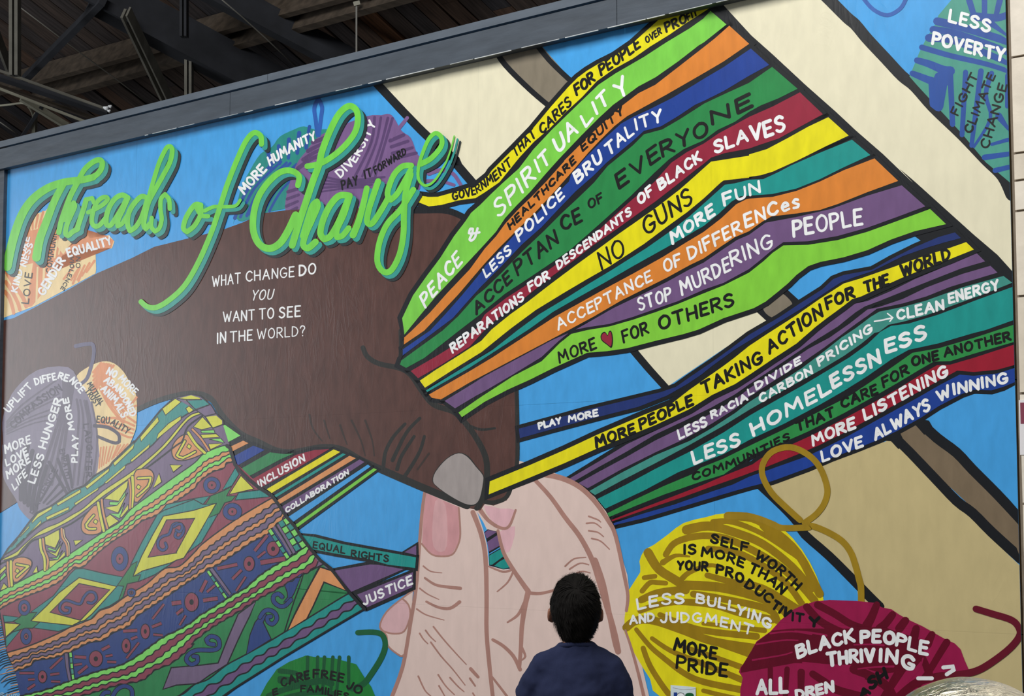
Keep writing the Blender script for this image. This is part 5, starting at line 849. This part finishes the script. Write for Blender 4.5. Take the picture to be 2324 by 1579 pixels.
b.tube([(0, 0, wst - .08, .115, .085), (0, 0, wst, .125, .088), (0, 0, wst + .14, .108, .078), (0, -.008, wst + .30, .130, .088), (0, -.008, SH - .06, .135, .080), (0, -.005, SH, .09, .055)])
for sx in (-1, 1):
    sh_ = [(sx * .07, -.004, SH - .018, .036, .036), (sx * .112, -.002, SH - .05, .036, .038)]
    if sx > 0:
        b.tube(sh_ + [(.132, .0, SH - .15, .034, .036), (.142, .004, SH - .27, .029, .031), (.146, .012, SH - .33, .030, .031), (.146, .045, SH - .44, .025, .027), (.144, .075, SH - .52, .019, .022)])
        hand(b, Vector((.144, .082, SH - .54)), Vector((0, .15, -1)), Vector((0, 1, .15)), Vector((-1, 0, 0)))
    else:
        b.tube(sh_ + [(-.132, .02, SH - .11, .034, .036), (-.138, .05, SH - .19, .030, .031), (-.140, .085, SH - .245, .030, .030), (-.118, .135, SH - .235, .027, .027), (-.080, .175, SH - .19, .023, .022), (-.050, .192, SH - .165, .020, .019)])
        hand(b, Vector((-.042, .196, SH - .158)), Vector((.85, .25, .5)), Vector((-.5, 0, .85)), Vector((.1, -1, .1)))
    b.tube([(sx * .062, 0, wst - .02, .066, .075), (sx * .072, .004, wst - .18, .058, .062), (sx * .076, .01, .39, .044, .048), (sx * .077, -.004, .26, .043, .048), (sx * .078, -.01, .12, .028, .032), (sx * .078, -.01, .05, .027, .034)])
    b.tube([(sx * .078, -.045, .03, .026, .024), (sx * .08, .0, .032, .032, .028), (sx * .084, .09, .022, .034, .018), (sx * .085, .13, .018, .024, .014)])
body = b.out('body', skin, person, .0052, 2)
for sx in (-1, 1):
    e = Blob().ell(fc(sx * .028, .0815, .004), (.0105, .0105, .0095), tilt, 14, 8); mk('eye', e.v, e.f, [pmat('eye_white', (225, 222, 215), .3)], body, smooth=True)
    e = Blob().ell(fc(sx * .028, .0905, .007), (.005, .003, .005), tilt, 12, 6); mk('iris', e.v, e.f, [pmat('eye_dark', (30, 20, 14), .2)], body, smooth=True)
e = Blob().ell(fc(0, .0955, -.052), (.017, .003, .003), tilt, 14, 6); mk('mouth', e.v, e.f, [pmat('lip', (150, 84, 76), .5)], body, smooth=True)
# t-shirt
b = Blob()
b.tube([(0, 0, wst - .04, .142, .108), (0, 0, wst + .10, .138, .100), (0, -.006, wst + .26, .142, .102), (0, -.010, SH - .10, .140, .098), (0, -.010, SH - .035, .122, .080), (0, -.010, SH + .010, .090, .064), (0, -.010, SH + .050, .056, .054)], seg=28)
for sx in (-1, 1):
    if sx > 0: b.tube([(.05, -.006, SH - .014, .056, .056), (.102, -.006, SH - .036, .053, .057), (.122, -.006, SH - .085, .050, .056), (.134, -.002, SH - .14, .047, .055), (.146, .004, SH - .185, .046, .054)], seg=20)
    else: b.tube([(-.05, -.006, SH - .014, .056, .056), (-.102, -.006, SH - .038, .052, .056), (-.124, .006, SH - .07, .050, .054), (-.142, .022, SH - .105, .047, .052), (-.150, .032, SH - .125, .046, .050)], seg=20)
ts = b.out('tshirt', shirt, person, .0065, 5, (.020, .075))
cr = Blob(); ring = []
for k in range(40):
    t = 2 * math.pi * k / 40; ring.append(Vector((math.cos(t) * .056 + hx * .3, -.010 + math.sin(t) * .052, SH + .034 - .012 * math.sin(t))))
cv = []; cf = []
for k, p in enumerate(ring):
    for j in range(8):
        u = 2 * math.pi * j / 8; o_ = Vector((p.x - hx * .3, p.y + .010, 0)).normalized(); cv.append(p + o_ * .005 * math.cos(u) + Vector((0, 0, .008 * math.sin(u))))
for k in range(40):
    for j in range(8): cf.append((k * 8 + j, ((k + 1) % 40) * 8 + j, ((k + 1) % 40) * 8 + (j + 1) % 8, k * 8 + (j + 1) % 8))
mk('collar', cv, cf, [shirt], ts, smooth=True)
b = Blob(); b.tube([(0, 0, wst - .10, .128, .100), (0, 0, wst - .02, .130, .098), (0, 0, wst + .03, .126, .094)], seg=24)
for sx in (-1, 1): b.tube([(sx * .062, 0, wst - .03, .074, .084), (sx * .074, .004, wst - .18, .068, .074), (sx * .078, .008, .40, .056, .062), (sx * .079, .0, .20, .050, .056), (sx * .079, -.006, .075, .047, .054)])
b.out('trousers', short, person, .007, 4, (.008, .06))
for sx in (-1, 1):
    b = Blob(); b.tube([(sx * .078, -.062, .030, .030, .030), (sx * .08, -.01, .040, .040, .040), (sx * .084, .06, .034, .042, .034), (sx * .087, .13, .024, .036, .024), (sx * .087, .155, .020, .022, .016)]); b.out('shoe', shoe, person, .006, 3)
# hair: cap shaped from the head plus combed strands turning round the crown
hrot = Matrix.Rotation(math.radians(24), 3, 'X'); hc = Vector((hx, -.002, hz + .006)); HR = Vector((.0765, .096, .103))
cap = []; cfc = []; SG, RG = 72, 40
crown = Vector((.012, -.80, .60)).normalized()
def hsurf(d, extra=0.0):
    r = 1 / math.sqrt((d.x / HR.x) ** 2 + (d.y / HR.y) ** 2 + (d.z / HR.z) ** 2)
    r *= 1 + .045 * noise.noise(d * 3.1) + .03 * noise.noise(d * 8.0) + .02 * noise.noise(d * 19.0) + extra
    p = hc + d * r
    if d.z < -.2 and d.y < .3: q_ = min(1, (-d.z - .2) / .7); p.z -= .024 * q_; p.x = hx + (p.x - hx) * (1 - .16 * q_)
    return p
lim = lambda az: math.radians(118) - .0 
e1 = crown.cross(Vector((1, 0, 0))).normalized(); e2 = crown.cross(e1)
for i in range(RG + 1):
    for k in range(SG):
        az = 2 * math.pi * k / SG; dd = e1 * math.cos(az) + e2 * math.sin(az)
        # the hairline: ends lower at the nape, higher over the forehead
        dn = (dd.z < 0) * 1.0; mx = math.radians(92 + 10 * max(0, dd.y) * 1.2 + (14 if dd.z > 0 else -6) + 4 * math.sin(az * 9))
        t = mx * i / RG; d = crown * math.cos(t) + dd * math.sin(t)
        p = hsurf(d, -.10 * max(0, (i / RG - .9) * 10)); cap.append(p)
for i in range(RG):
    for k in range(SG): k2 = (k + 1) % SG; cfc.append((i * SG + k, i * SG + k2, (i + 1) * SG + k2, (i + 1) * SG + k))
hair = mk('hair', cap, cfc, [hairm], person, smooth=True)
sv = []; sf = []; rn = random.Random(4)
for i in range(5200):
    az = rn.uniform(0, 2 * math.pi); t0_ = math.radians(rn.uniform(2, 92)); ln = math.radians(rn.uniform(16, 40)); tw = .9; lift = rn.uniform(-.005, .05) if rn.random() < .85 else rn.uniform(.05, .13); w_ = rn.uniform(.0006, .0018)
    pr = None; b0 = len(sv); K = 5
    for j in range(K + 1):
        t = t0_ + ln * j / K; z_ = az + tw * (t - .2) * (.6 + .4 * math.sin(az)) ; dd = e1 * math.cos(z_) + e2 * math.sin(z_); d = crown * math.cos(t) + dd * math.sin(t)
        if d.z < -.82: d.z = -.82; d.normalize()
        if d.y > .75 and d.z < .1: break
        ext = lift * (j / K) + .008 + (.03 * rn.random() if j == K else 0); p = hsurf(d, ext); sd = d.cross(crown).normalized() * w_ * (1 - .85 * j / K)
        sv += [p - sd, p + sd]
    m_ = (len(sv) - b0) // 2
    for j in range(m_ - 1): q = b0 + 2 * j; sf.append((q, q + 1, q + 3, q + 2))
hs = mk('hair_strands', sv, sf, [hairm], hair); hs['kind'] = 'stuff'
